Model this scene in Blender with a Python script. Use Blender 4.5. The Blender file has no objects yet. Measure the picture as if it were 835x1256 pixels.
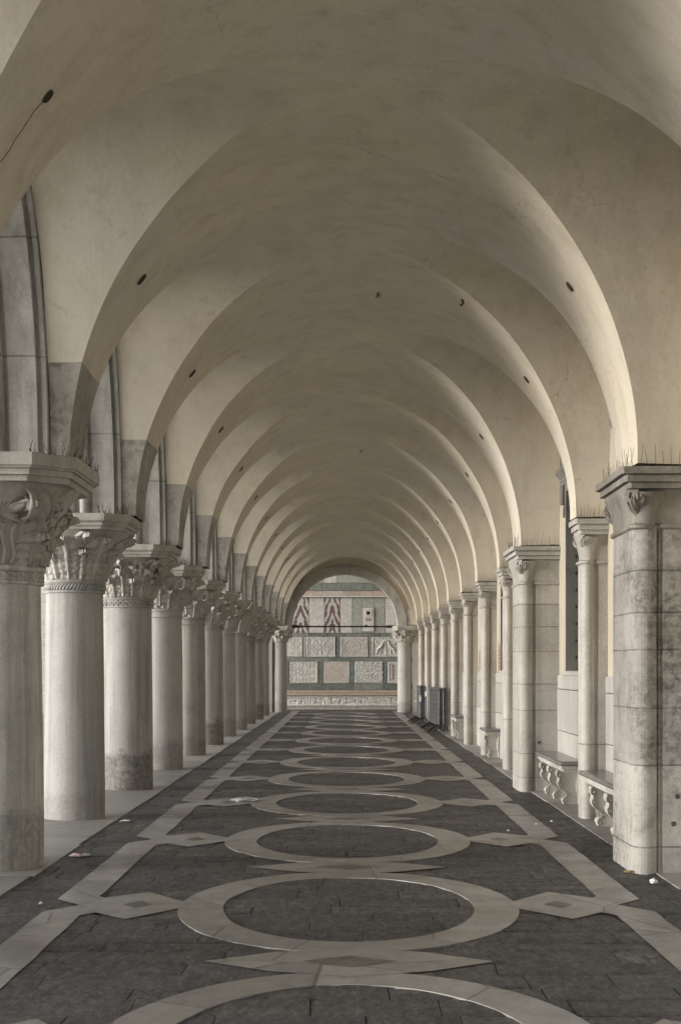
import bpy, bmesh, math, random
from mathutils import Vector, Matrix, noise
random.seed(7)
R = math.radians
PI = math.pi
C = bpy.context.scene.collection
scene = bpy.context.scene

# ------------------------------------------------------------------ layout (metres; x right, y into the arcade, z up)
S = 4.03                       # bay spacing
Y0 = 12.62                     # first column in view
K0, K1 = -2, 11                # supports built
def yk(k): return Y0 + S * k
CX = 0.10                      # axis of the vault
SPR, RISE = 3.30, 2.52
AL = 2.35                      # half span on the column side
XL, XR = -2.40, 2.87           # inner faces of the arcade and of the palace wall
XO = -3.56                     # outer face of the arcade
BIG = {0, 2}                   # wide piers on the right; the others are slim
def aR(k): return 2.25 if k in BIG else 2.41
HSL = 1.66
def hsR(k): return 1.53 if k in BIG else 1.80
YEND = yk(11)
YW = 61.2                      # far marble wall

# ------------------------------------------------------------------ helpers
def tag(o, label=None, cat=None, group=None, kind=None):
    if label: o['label'] = label
    if cat: o['category'] = cat
    if group: o['group'] = group
    if kind: o['kind'] = kind
    return o

def link_mesh(name, me, m=None, parent=None):
    o = bpy.data.objects.new(name, me)
    C.objects.link(o)
    if m is not None and len(me.materials) == 0:
        for mm in (m if isinstance(m, (list, tuple)) else [m]):
            me.materials.append(mm)
    if parent is not None: o.parent = parent
    return o

class MB:
    """collects vertices and faces, then becomes ONE mesh object"""
    def __init__(s): s.v = []; s.f = []; s.sm = []
    def add(s, vs, fs, smooth=False):
        n = len(s.v); s.v += [tuple(v) for v in vs]
        for f in fs: s.f.append([i + n for i in f]); s.sm.append(smooth)
    def box(s, x0, x1, y0, y1, z0, z1):
        s.add([(x0,y0,z0),(x1,y0,z0),(x1,y1,z0),(x0,y1,z0),(x0,y0,z1),(x1,y0,z1),(x1,y1,z1),(x0,y1,z1)],
              [(3,2,1,0),(4,5,6,7),(0,1,5,4),(1,2,6,5),(2,3,7,6),(3,0,4,7)])
    def bbox(s, x0, x1, y0, y1, z0, z1, b=.01):
        """box with bevelled edges"""
        bm = bmesh.new(); bmesh.ops.create_cube(bm, size=1)
        for v in bm.verts:
            v.co = Vector(((x0+x1)/2 + v.co.x*(x1-x0), (y0+y1)/2 + v.co.y*(y1-y0), (z0+z1)/2 + v.co.z*(z1-z0)))
        bmesh.ops.bevel(bm, geom=bm.edges[:], offset=b, segments=2, affect='EDGES', profile=.6)
        s.bm(bm)
    def bm(s, bm, smooth=False):
        bm.verts.index_update()
        s.add([v.co[:] for v in bm.verts], [[v.index for v in f.verts] for f in bm.faces], smooth); bm.free()
    def grid(s, rows, smooth=True, closed=False, flip=False):
        n = len(rows); m = len(rows[0]); fs = []
        for i in range(n-1):
            for j in range(m if closed else m-1):
                a, b, c, d = i*m+j, i*m+(j+1) % m, (i+1)*m+(j+1) % m, (i+1)*m+j
                fs.append((d,c,b,a) if flip else (a,b,c,d))
        s.add([p for r in rows for p in r], fs, smooth)
    def lathe(s, prof, cx=0, cy=0, n=48, cap=True, smooth=True, a0=0, a1=2*PI):
        full = abs(a1-a0-2*PI) < 1e-6
        rows = [[(cx+r*math.cos(a0+(a1-a0)*j/n), cy+r*math.sin(a0+(a1-a0)*j/n), z) for j in range(n if full else n+1)] for r, z in prof]
        s.grid(rows, smooth, full)
        if cap and full:
            s.add(rows[0], [list(range(n))[::-1]]); s.add(rows[-1], [list(range(n))])
    def prism(s, poly, z0, z1, smooth=False):
        """poly counter-clockwise in xy"""
        n = len(poly)
        s.add([(x,y,z0) for x,y in poly]+[(x,y,z1) for x,y in poly],
              [list(range(n))[::-1], list(range(n,2*n))])
        s.add([(x,y,z0) for x,y in poly]+[(x,y,z1) for x,y in poly],
              [(i,(i+1)%n,(i+1)%n+n,i+n) for i in range(n)], smooth)
    def tube(s, pts, r, n=8):
        pts = [Vector(p) for p in pts]; rows = []
        for i, p in enumerate(pts):
            d = (pts[min(i+1,len(pts)-1)] - pts[max(i-1,0)]).normalized()
            u = d.orthogonal().normalized() if i == 0 else (u - d*u.dot(d)).normalized()
            w = d.cross(u)
            rr = r[i] if isinstance(r, (list,tuple)) else r
            rows.append([p + (u*math.cos(2*PI*j/n) + w*math.sin(2*PI*j/n))*rr for j in range(n)])
        s.grid(rows, True, True)
        s.add(rows[0], [list(range(n))[::-1]]); s.add(rows[-1], [list(range(n))])
    def ball(s, c, rx, ry=None, rz=None, n=12):
        ry = ry or rx; rz = rz or rx; rows = []
        for i in range(n+1):
            t = PI*i/n - PI/2
            rows.append([(c[0]+rx*math.cos(t)*math.cos(2*PI*j/(2*n)), c[1]+ry*math.cos(t)*math.sin(2*PI*j/(2*n)), c[2]+rz*math.sin(t)) for j in range(2*n)])
        s.grid(rows, True, True)
    def build(s, name, m, parent=None, weld=False):
        me = bpy.data.meshes.new(name); me.from_pydata(s.v, [], s.f)
        me.polygons.foreach_set('use_smooth', s.sm)
        if weld:
            bm = bmesh.new(); bm.from_mesh(me); bmesh.ops.remove_doubles(bm, verts=bm.verts[:], dist=1e-4); bm.to_mesh(me); bm.free()
        me.update()
        return link_mesh(name, me, m, parent)
    def wobble(s, amp, sc, seed=0):
        o = Vector((seed*7.3, seed*3.1, seed*1.7))
        s.v = [tuple(Vector(v) + noise.noise_vector(Vector(v)*sc + o)*amp) for v in s.v]

def empty(name, loc=(0,0,0)):
    o = bpy.data.objects.new(name, None); C.objects.link(o); o.location = loc; o.empty_display_size = .2
    return o

def copy_tree(o, parent=None):
    c = o.copy(); C.objects.link(c)
    if parent is not None: c.parent = parent
    for ch in list(o.children): copy_tree(ch, c)
    return c

# ------------------------------------------------------------------ materials
class NT:
    def __init__(s, name):
        s.m = bpy.data.materials.new(name); s.m.use_nodes = True
        s.t = s.m.node_tree; s.t.nodes.clear()
        s.out = s.n('ShaderNodeOutputMaterial'); s.b = s.n('ShaderNodeBsdfPrincipled')
        s.l(s.b.outputs[0], s.out.inputs[0])
        s.pos = s.n('ShaderNodeNewGeometry').outputs['Position']
    def n(s, t, **k):
        nd = s.t.nodes.new(t)
        for a, v in k.items(): setattr(nd, a, v)
        return nd
    def l(s, a, b): s.t.links.new(a, b)
    def put(s, v, sock):
        if hasattr(v, 'is_linked'): s.l(v, sock)
        else: sock.default_value = v
    def math(s, op, a, b=0.0, c=None, clamp=False):
        nd = s.n('ShaderNodeMath', operation=op, use_clamp=clamp)
        s.put(a, nd.inputs[0]); s.put(b, nd.inputs[1])
        if c is not None: s.put(c, nd.inputs[2])
        return nd.outputs[0]
    def mapping(s, v, scale=(1,1,1), loc=(0,0,0), rot=(0,0,0)):
        nd = s.n('ShaderNodeMapping'); s.l(v, nd.inputs[0])
        nd.inputs['Scale'].default_value = scale; nd.inputs['Location'].default_value = loc; nd.inputs['Rotation'].default_value = rot
        return nd.outputs[0]
    def noise(s, v, scale=5., detail=6., rough=.55, dist=0.):
        nd = s.n('ShaderNodeTexNoise'); s.l(v, nd.inputs['Vector'])
        nd.inputs['Scale'].default_value = scale; nd.inputs['Detail'].default_value = detail
        nd.inputs['Roughness'].default_value = rough; nd.inputs['Distortion'].default_value = dist
        return nd.outputs['Fac']
    def ramp(s, f, stops, interp='LINEAR'):
        nd = s.n('ShaderNodeValToRGB'); s.l(f, nd.inputs[0]); cr = nd.color_ramp; cr.interpolation = interp
        while len(cr.elements) < len(stops): cr.elements.new(.5)
        for e, (p, c) in zip(cr.elements, stops):
            e.position = p; e.color = (c, c, c, 1) if isinstance(c, (int, float)) else (*c, 1)
        return nd.outputs[0]
    def mix(s, f, a, b, mode='MIX'):
        nd = s.n('ShaderNodeMix', data_type='RGBA', blend_type=mode)
        s.put(f, nd.inputs[0])
        for v, k in ((a, 6), (b, 7)):
            if isinstance(v, tuple): nd.inputs[k].default_value = (*v, 1) if len(v) == 3 else v
            else: s.l(v, nd.inputs[k])
        return nd.outputs[2]
    def sep(s, v):
        nd = s.n('ShaderNodeSeparateXYZ'); s.l(v, nd.inputs[0]); return nd.outputs
    def comb(s, x, y, z):
        nd = s.n('ShaderNodeCombineXYZ')
        for v, i in ((x,0),(y,1),(z,2)): s.put(v, nd.inputs[i])
        return nd.outputs[0]
    def vadd(s, a, b, op='ADD'):
        nd = s.n('ShaderNodeVectorMath', operation=op); s.put(a, nd.inputs[0]); s.put(b, nd.inputs[1]); return nd.outputs[0]
    def smooth(s, v, a, b):
        nd = s.n('ShaderNodeMapRange', interpolation_type='SMOOTHSTEP'); s.put(v, nd.inputs[0])
        nd.inputs[1].default_value = a; nd.inputs[2].default_value = b
        return nd.outputs[0]
    def bump(s, h, strength=.3, dist=.01, normal=None):
        nd = s.n('ShaderNodeBump'); s.l(h, nd.inputs['Height'])
        nd.inputs['Strength'].default_value = strength; nd.inputs['Distance'].default_value = dist
        if normal is not None: s.l(normal, nd.inputs['Normal'])
        return nd.outputs[0]
    def fin(s, col, rough=.8, normal=None, spec=.3, metal=0.):
        s.put(col if not isinstance(col, tuple) else (*col, 1), s.b.inputs['Base Color'])
        s.put(rough, s.b.inputs['Roughness']); s.b.inputs['Specular IOR Level'].default_value = spec
        s.b.inputs['Metallic'].default_value = metal
        if normal is not None: s.l(normal, s.b.inputs['Normal'])
        return s.m

def stone(name, c1, c2, dark=(.10,.09,.075), streak=.35, spot=.3, foot=None, joints=None, jw=.006, rough=.75,
          bump=.25, seed=0., spec=.3, grit=60, horiz=0., crust=0., island=0.):
    """weathered limestone: mottling, run-off streaks, soot crusts, course joints"""
    t = NT(name); p = t.mapping(t.pos, loc=(seed*3.7, seed*1.9, seed*.83)); z = t.sep(t.pos)[2]
    col = t.mix(t.ramp(t.noise(p, 1.6, 8, .62), [(.3, 0.), (.7, 1.)]), c1, c2)
    if island: col = t.mix(1., col, t.ramp(t.n('ShaderNodeNewGeometry').outputs['Random Per Island'], [(0., 1-island), (1., 1+island*.6)]), 'MULTIPLY')
    fine = t.noise(p, grit, 4, .7)
    col = t.mix(1., col, t.ramp(fine, [(.25, .80), (.75, 1.12)]), 'MULTIPLY')
    if streak:
        sn = t.noise(t.mapping(p, (9, 9, .35)), 1.0, 7, .65)
        col = t.mix(t.math('MULTIPLY', t.ramp(sn, [(.44, 0.), (.72, 1.)]), streak), col, dark)
    if horiz:
        hn = t.math('MULTIPLY', t.noise(t.mapping(p, (1.5, 1.5, 24)), 1.0, 6, .7, .4), t.ramp(t.noise(t.mapping(p, loc=(3,1,8)), .9, 4, .6), [(.4, .72), (.62, 1.12)]))
        col = t.mix(t.math('MULTIPLY', t.ramp(hn, [(.46, 0.), (.66, 1.)]), horiz), col, dark)
    if spot:
        dn = t.noise(p, 3.2, 9, .72, .4)
        col = t.mix(t.math('MULTIPLY', t.ramp(dn, [(.52, 0.), (.70, 1.)]), spot), col, dark)
    if crust:
        cn = t.noise(p, 14, 6, .75, .3)
        big = t.ramp(t.noise(p, 1.3, 4, .6), [(.42, 0.), (.62, 1.)])
        col = t.mix(t.math('MULTIPLY', t.math('MULTIPLY', t.ramp(cn, [(.45, 0.), (.6, 1.)]), big), crust), col, dark)
    if foot:
        zz = t.math('ADD', z, t.math('MULTIPLY', t.math('SUBTRACT', t.noise(p, 5, 7, .7), .5), .55))
        fm = t.math('SUBTRACT', 1., t.smooth(zz, foot[0]-.07, foot[0]+.05))
        fg = t.ramp(t.noise(p, 16, 8, .75), [(.35, .25), (.62, 1.)])
        col = t.mix(t.math('MULTIPLY', t.math('MULTIPLY', fm, fg), foot[1]), col, dark)
    h = t.math('ADD', t.math('MULTIPLY', t.noise(p, grit*.35, 8, .7), 1.), t.math('MULTIPLY', t.noise(p, 4, 3), .8))
    if joints:
        zj = t.math('ADD', z, t.math('MULTIPLY', t.math('SUBTRACT', t.noise(p, 2.2, 3), .5), .018))
        tot = None
        for jz in joints:
            d = t.math('SUBTRACT', 1., t.smooth(t.math('ABSOLUTE', t.math('SUBTRACT', zj, jz)), jw*.45, jw*1.3))
            tot = d if tot is None else t.math('MAXIMUM', tot, d)
        # a slight change of tone from course to course
        edges = sorted(joints); stops = [(0., 1.)]
        for i, jz in enumerate(edges): stops.append((min(.999, jz/8.), random.choice([.86,.93,1.,1.06,.9])))
        col = t.mix(1., col, t.ramp(t.math('DIVIDE', zj, 8.), stops, 'CONSTANT'), 'MULTIPLY')
        col = t.mix(t.math('MULTIPLY', t.math('MULTIPLY', tot, t.ramp(t.noise(p, 2.6, 5, .7), [(.35, .35), (.6, 1.)])), .68), col, (.035,.032,.028))
        h = t.math('SUBTRACT', h, t.math('MULTIPLY', tot, 2.))
    return t.fin(col, rough, t.bump(h, bump, .012), spec)

M = {}
LIME1, LIME2 = (.60,.575,.52), (.48,.455,.405)
M['shaft_worn']  = stone('worn column stone', (.74,.73,.70), (.60,.59,.565), streak=.5, spot=.25, foot=(.50,.55), seed=1, grit=45)
M['shaft_pale']  = stone('pale column stone', (.50,.495,.475), (.42,.412,.395), streak=.5, spot=.08, foot=(.30,.35), seed=2, grit=45)
M['shaft_mott']  = stone('mottled column stone', (.485,.477,.452), (.40,.39,.368), streak=.6, spot=.15, foot=(.52,.85), seed=3, grit=45)
M['shaft_a']     = stone('column stone', (.49,.482,.458), (.40,.39,.368), streak=.32, spot=.15, foot=(.42,.45), seed=4, grit=45)
M['shaft_b']     = stone('streaked column stone', (.46,.445,.41), (.35,.335,.305), streak=.5, spot=.25, foot=(.35,.5), seed=5, grit=45)
M['carved_dark'] = stone('sooty carved stone', (.58,.56,.515), (.40,.38,.34), dark=(.10,.085,.07), streak=.3, spot=.5, bump=.5, grit=50, seed=6)
M['carved_pale'] = stone('pale carved stone', (.60,.585,.54), (.48,.46,.42), streak=.25, spot=.2, bump=.4, grit=50, seed=7)
M['carved_mid']  = stone('carved stone', (.58,.555,.51), (.42,.40,.36), streak=.3, spot=.4, bump=.5, grit=50, seed=8)
M['abacus']      = stone('abacus stone', (.56,.545,.50), (.44,.42,.385), streak=.35, spot=.35, seed=9)
M['arch']        = stone('arch stone', (.56,.55,.52), (.44,.43,.405), streak=.5, spot=.3, joints=[4.16, 5.02], jw=.007, seed=10, grit=45)
M['springer']    = stone('speckled springer stone', (.46,.44,.40), (.33,.31,.28), dark=(.12,.105,.085), streak=.3, spot=.45, crust=.9, bump=.6, seed=11, grit=35)
PJ = [.19,.51,1.09,1.44,1.88,2.21,2.51]
M['pier_dark']   = stone('sooty pier stone', (.47,.455,.42), (.335,.322,.295), streak=.18, spot=.55, horiz=.4, crust=.8, joints=[.21,.87,1.33,1.80,2.10,2.44], seed=12, bump=.5, grit=40)
M['pier']        = stone('pier stone', (.53,.51,.47), (.41,.39,.355), streak=.36, spot=.25, crust=.2, joints=PJ, seed=13, bump=.35, grit=40)
M['pilaster']    = stone('pilaster stone', (.54,.515,.475), (.41,.39,.355), streak=.45, spot=.2, crust=.2, joints=[.82], seed=14, bump=.35, grit=40, foot=(.25,.3))
M['dado']        = stone('dado stone', (.56,.545,.51), (.46,.448,.42), streak=.3, spot=.15, joints=[.83,1.38], seed=15, rough=.42, spec=.5, island=.12)
M['bench_leg']   = stone('bench bracket stone', (.52,.505,.47), (.40,.385,.35), streak=.15, spot=.4, seed=16, bump=.5)
M['stylobate']   = stone('white step stone', (.40,.39,.365), (.31,.30,.28), dark=(.10,.09,.08), streak=0, spot=.4, seed=17, rough=.5, spec=.4, bump=.3, island=.3)
M['ring']        = stone('grey arch ring stone', (.54,.52,.485), (.44,.42,.39), streak=.3, spot=.3, seed=18)
M['window_stone']= stone('grey window stone', (.30,.285,.255), (.20,.188,.165), streak=.4, spot=.5, dark=(.06,.055,.05), seed=19)

def seat_mat():
    t = NT('polished bench slab')
    c = t.mix(t.noise(t.pos, 4, 8, .65), (.13,.127,.122), (.22,.214,.205))
    return t.fin(c, .24, t.bump(t.noise(t.pos, 30, 4), .06, .01), .6)
M['seat'] = seat_mat()

def plaster(name='lime plaster', brick=False):
    t = NT(name); p = t.pos
    c = t.mix(t.ramp(t.noise(p, .9, 9, .6, .5), [(.3, 0.), (.7, 1.)]), (.70,.64,.515), (.56,.513,.415))
    c = t.mix(t.math('MULTIPLY', t.ramp(t.noise(p, .45, 5, .6), [(.42, 0.), (.66, 1.)]), .6), c, (.64,.615,.565))
    c = t.mix(t.math('MULTIPLY', t.ramp(t.noise(t.mapping(p, (3,3,.7)), 1.3, 8, .7), [(.47, 0.), (.68, 1.)]), .42), c, (.44,.375,.28))
    c = t.mix(t.math('MULTIPLY', t.ramp(t.noise(p, 6, 8, .75, .6), [(.57, 0.), (.66, 1.)]), .34), c, (.40,.35,.27))
    c = t.mix(1., c, t.ramp(t.noise(p, 25, 5, .7), [(.25, .93), (.75, 1.05)]), 'MULTIPLY')
    # hairline cracks
    v = t.n('ShaderNodeTexVoronoi', feature='DISTANCE_TO_EDGE'); v.inputs['Scale'].default_value = .55
    t.l(t.vadd(p, t.mapping(t.comb(t.noise(p, 1.7, 6), t.noise(t.mapping(p, loc=(5,2,1)), 1.7, 6), t.noise(t.mapping(p, loc=(1,7,3)), 1.7, 6)), (.9,.9,.9))), v.inputs['Vector'])
    crk = t.math('SUBTRACT', 1., t.smooth(v.outputs['Distance'], .001, .005))
    crk = t.math('MULTIPLY', crk, t.ramp(t.noise(p, .7, 3), [(.52, 0.), (.6, 1.)]))
    c = t.mix(t.math('MULTIPLY', crk, .42), c, (.25,.21,.16))
    h = t.math('ADD', t.math('MULTIPLY', t.noise(p, 3.5, 5, .6), 1.2), t.math('MULTIPLY', t.noise(p, 35, 5, .7), .25))
    rough = .85
    if brick:
        br = t.n('ShaderNodeTexBrick'); s = t.sep(p)
        t.l(t.comb(s[1], s[2], 0.), br.inputs['Vector'])
        br.inputs['Scale'].default_value = 1.; br.inputs['Brick Width'].default_value = .25; br.inputs['Row Height'].default_value = .072
        br.inputs['Mortar Size'].default_value = .008
        br.inputs['Color1'].default_value = (.29,.145,.10,1); br.inputs['Color2'].default_value = (.23,.12,.085,1); br.inputs['Mortar'].default_value = (.40,.36,.30,1)
        # bare brick beside the windows, where the plaster has dropped off: far edge of each bay
        u = t.math('FRACT', t.math('DIVIDE', t.math('SUBTRACT', s[1], yk(0)), S))
        m1 = t.math('MULTIPLY', t.smooth(u, .735, .765), t.math('SUBTRACT', 1., t.smooth(u, .86, .93)))
        zz = t.math('ADD', s[2], t.math('MULTIPLY', t.math('SUBTRACT', t.noise(p, 3.0, 6, .7), .5), 1.6))
        m2 = t.math('MULTIPLY', m1, t.math('SUBTRACT', 1., t.smooth(zz, 2.0, 2.15)))
        c = t.mix(t.math('MULTIPLY', m2, t.math('GREATER_THAN', s[1], yk(2))), c, t.mix(.25, br.outputs[0], (.5,.42,.33)))
    if brick: c = t.mix(1., c, (.74,.72,.69), 'MULTIPLY')
    return t.fin(c, rough, t.bump(h, .40, .014), .2)
M['plaster'] = plaster()
M['wall_plaster'] = plaster('palace wall plaster', True)

def simple(name, col, rough=.6, metal=0., spec=.4, var=.3, scale=12):
    t = NT(name)
    lo = tuple(c*(1-var) for c in col); hi = tuple(min(1, c*(1+var)) for c in col)
    return t.fin(t.mix(t.ramp(t.noise(t.pos, scale, 6, .65), [(.3, 0.), (.7, 1.)]), lo, hi), rough, t.bump(t.noise(t.pos, scale*3, 4), .08, .01), spec, metal)
def paving():
    t = NT('trachyte paving'); p = t.pos
    rnd_ = t.n('ShaderNodeNewGeometry').outputs['Random Per Island']
    c = t.ramp(rnd_, [(0., (.060,.059,.057)), (.35, (.079,.077,.073)), (.6, (.067,.066,.065)), (.85, (.094,.090,.083)), (1., (.074,.073,.071))])
    c = t.mix(1., c, t.ramp(t.noise(p, 1.3, 8, .65), [(.3, .72), (.7, 1.3)]), 'MULTIPLY')
    c = t.mix(1., c, t.ramp(t.noise(p, 34, 6, .8), [(.30, .45), (.70, 1.55)]), 'MULTIPLY')
    c = t.mix(1., c, t.ramp(t.noise(t.mapping(p, (26., 9., 1.)), 1., 7, .78), [(.32, .22), (.68, 1.9)]), 'MULTIPLY')
    c = t.mix(1., c, t.ramp(t.noise(t.mapping(p, (13., 4., 1.), (4, 4, 0)), 1., 6, .75), [(.34, .5), (.66, 1.55)]), 'MULTIPLY')
    c = t.mix(t.math('MULTIPLY', t.ramp(t.noise(p, 6, 9, .75), [(.54, 0.), (.72, 1.)]), .55), c, (.10,.095,.085))
    pit = t.ramp(t.noise(t.mapping(p, (1., 1.6, 1.)), 5.0, 7, .75, .3), [(.30, 1.), (.40, 0.)])
    c = t.mix(t.math('MULTIPLY', pit, .6), c, (.018,.016,.014))
    h = t.math('ADD', t.noise(p, 30, 9, .8), t.math('MULTIPLY', t.noise(t.mapping(p, (1., 1.8, 1.)), 7, 6, .7), 1.6))
    h = t.math('SUBTRACT', h, t.math('MULTIPLY', pit, .8))
    rg = t.ramp(t.noise(p, 2.0, 6, .6), [(.3, .42), (.7, .65)])
    return t.fin(c, rg, t.bump(h, 1., .03), .4)
M['paving_bed'] = simple('dirt between slabs', (.05,.047,.042), .9)
M['paving'] = paving()

def inlay(name, a, b, seed):
    t = NT(name); p = t.mapping(t.pos, loc=(seed, seed*2, 0)); s = t.sep(t.pos)
    vo = t.n('ShaderNodeTexVoronoi'); vo.inputs['Scale'].default_value = 1.15; t.l(p, vo.inputs['Vector'])
    hue = t.sep(vo.outputs['Color'])[0]
    c = t.mix(hue, a, b)
    c = t.mix(t.math('MULTIPLY', t.ramp(t.noise(p, 1.7, 7, .6), [(.42, 0.), (.66, 1.)]), .45), c, (.29,.25,.21))
    c = t.mix(1., c, t.ramp(t.noise(t.mapping(p, (9., 4., 1.)), 1., 8, .75), [(.25, .62), (.75, 1.22)]), 'MULTIPLY')
    c = t.mix(t.math('MULTIPLY', t.ramp(t.noise(p, 16, 6, .8), [(.64, 0.), (.72, 1.)]), .7), c, (.10,.09,.08))
    ve = t.n('ShaderNodeTexVoronoi', feature='DISTANCE_TO_EDGE'); ve.inputs['Scale'].default_value = 1.15; t.l(p, ve.inputs['Vector'])
    j = t.math('SUBTRACT', 1., t.smooth(ve.outputs['Distance'], .004, .013))
    c = t.mix(t.math('MULTIPLY', j, .7), c, (.09,.08,.07))
    rg = t.ramp(t.noise(p, 3, 6, .6), [(.3, .26), (.7, .5)])
    return t.fin(c, rg, t.bump(t.math('SUBTRACT', t.noise(p, 14, 6, .7), j), .14, .012), .45)
M['inlay'] = inlay('inlaid limestone', (.36,.358,.345), (.25,.246,.235), 1.)
M['inlay_dark'] = inlay('dark lozenge stone', (.10,.105,.105), (.075,.08,.08), 2.)

M['iron'] = simple('dark iron', (.035,.033,.03), .6, .3)
M['wire'] = simple('spike wire', (.10,.085,.07), .5, .5)
M['rust'] = simple('rusty iron', (.12,.05,.025), .9)
M['glass'] = simple('dark window glass', (.022,.02,.018), .35, 0., .3)
M['steel'] = simple('galvanised steel', (.115,.118,.118), .5, .35)
M['mesh'] = simple('grey barrier mesh', (.075,.079,.08), .6, .2)
M['white_tag'] = simple('white paper', (.75,.74,.70), .8)
M['blue_tag'] = simple('blue sticker', (.03,.07,.22), .5)
M['red_tag'] = simple('red print', (.35,.05,.04), .6)
M['hole'] = simple('hole shade and crack colour', (.07,.058,.045), .9)  # dark tone stands in for shade inside holes; also colours the crack
M['plaza'] = simple('plaza paving', (.42,.405,.37), .7, 0, .3, .2, .8)
M['block_stone'] = simple('unseen palace block marble', (.50,.45,.40), .7, 0, .3, .12, 1.)

# ------------------------------------------------------------------ ground and floor
def sheet(name, x0, x1, y0, y1, z, m, parent=None):
    b = MB(); b.add([(x0,y0,z),(x1,y0,z),(x1,y1,z),(x0,y1,z)], [(0,1,2,3)]); return b.build(name, m, parent)
g = sheet('ground', -400, 400, -400, 400, -.16, M['plaza']); tag(g, 'open paved square outside the arcade', None, None, 'structure')
b = MB(); b.box(XO-.35, 3.4, -8, YW-.02, -.4, -.011); fl = b.build('floor', M['paving_bed'])
tag(fl, 'dark stone arcade floor inlaid with pale bands and rings', None, None, 'structure')

# hand dressed dark paving: every slab with its own outline, tilt and pecked surface
def pave():
    rnd = random.Random(21); mb = MB(); y = -1.
    while y < YW-.7:
        hgt = rnd.uniform(.26, .42); x = -2.56 - rnd.uniform(0, .8)
        while x < 2.58:
            w = rnd.uniform(.35, 1.05); xa, xb = max(x, -2.56), min(x+w, 2.58)
            x += w
            if xb - xa < .05: continue
            near = y < 22; nx, ny = (max(4, int((xb-xa)/.07)), 7) if near else (5, 3)
            tx, ty, tz = rnd.uniform(-.002,.002), rnd.uniform(-.003,.003), -.0018 + rnd.uniform(-.002,.0006)
            gp = rnd.uniform(.001, .006); wear = rnd.random(); rows = []
            chips = [(rnd.choice((0.,1.)), rnd.random(), rnd.uniform(.04,.09)) for _ in range(rnd.choice((0,0,0,1)))]
            for j in range(ny+1):
                v = j/ny; row = []
                for i in range(nx+1):
                    u = i/nx; px, py = xa+gp+(xb-xa-2*gp)*u, y+gp+(hgt-2*gp)*v
                    ex = noise.noise(Vector((px*4, py*4, 2.)))*.012; ey = noise.noise(Vector((px*3, py*3, 7.)))*.014
                    if 0 < i < nx: ex = 0
                    if 0 < j < ny: ey = 0
                    e = min(u*(xb-xa), (1-u)*(xb-xa), v*hgt, (1-v)*hgt)
                    z = tz + tx*(u-.5) + ty*(v-.5) + noise.noise(Vector((px*3.1, py*4.2, 1.)))*.0024 + noise.noise(Vector((px*11, py*13, 4.)))*.0016 - (.0045 if e < .001 else 0)
                    for cu, cv, cr in chips:
                        d = math.hypot((u-cu)*(xb-xa), (v-cv)*hgt)
                        if d < cr: z -= .007*(1-d/cr)
                    row.append((px+ex, py+ey, z))
                rows.append(row)
            mb.grid(rows, True)
            per = rows[0] + [r[-1] for r in rows[1:]] + rows[-1][-2::-1] + [r[0] for r in rows[-2:0:-1]]
            mb.grid([[(a, b_, -.03) for a, b_, c in per], per], False, True)
        y += hgt
    return mb
pave().build('paving', M['paving'], fl)

# pale stone strips along both edges, slab by slab with open joints
def strip(x0, x1, ya, yb, step, seed):
    rnd = random.Random(seed); mb = MB(); y = ya
    while y < yb:
        ln = min(step*rnd.uniform(.75, 1.25), yb-y)
        j0, j1 = rnd.uniform(-.018,.018), rnd.uniform(-.018,.018)
        z = .004 + rnd.uniform(0, .003)
        e0 = x0 + (j0 if x0 > 0 else 0); e1 = x1 + (j1 if x1 < 0 else 0)
        mb.add([(e0,y+.014,z),(e1,y+.014,z),(e1,y+ln-.010,z),(e0,y+ln-.010,z),(e0,y+.003,-.01),(e1,y+.003,-.01),(e1,y+ln-.003,-.01),(e0,y+ln-.003,-.01)],
               [(0,1,2,3),(0,4,5,1),(1,5,6,2),(2,6,7,3),(3,7,4,0)])
        y += ln
    return mb
strip(XO-.34, -2.48, -7.9, 58.6, 1.9, 1).build('edge_slab', M['stylobate'], fl)
strip(2.50, XR, -7.9, 58.6, 1.3, 2).build('edge_slab', M['stylobate'], fl)

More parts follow.
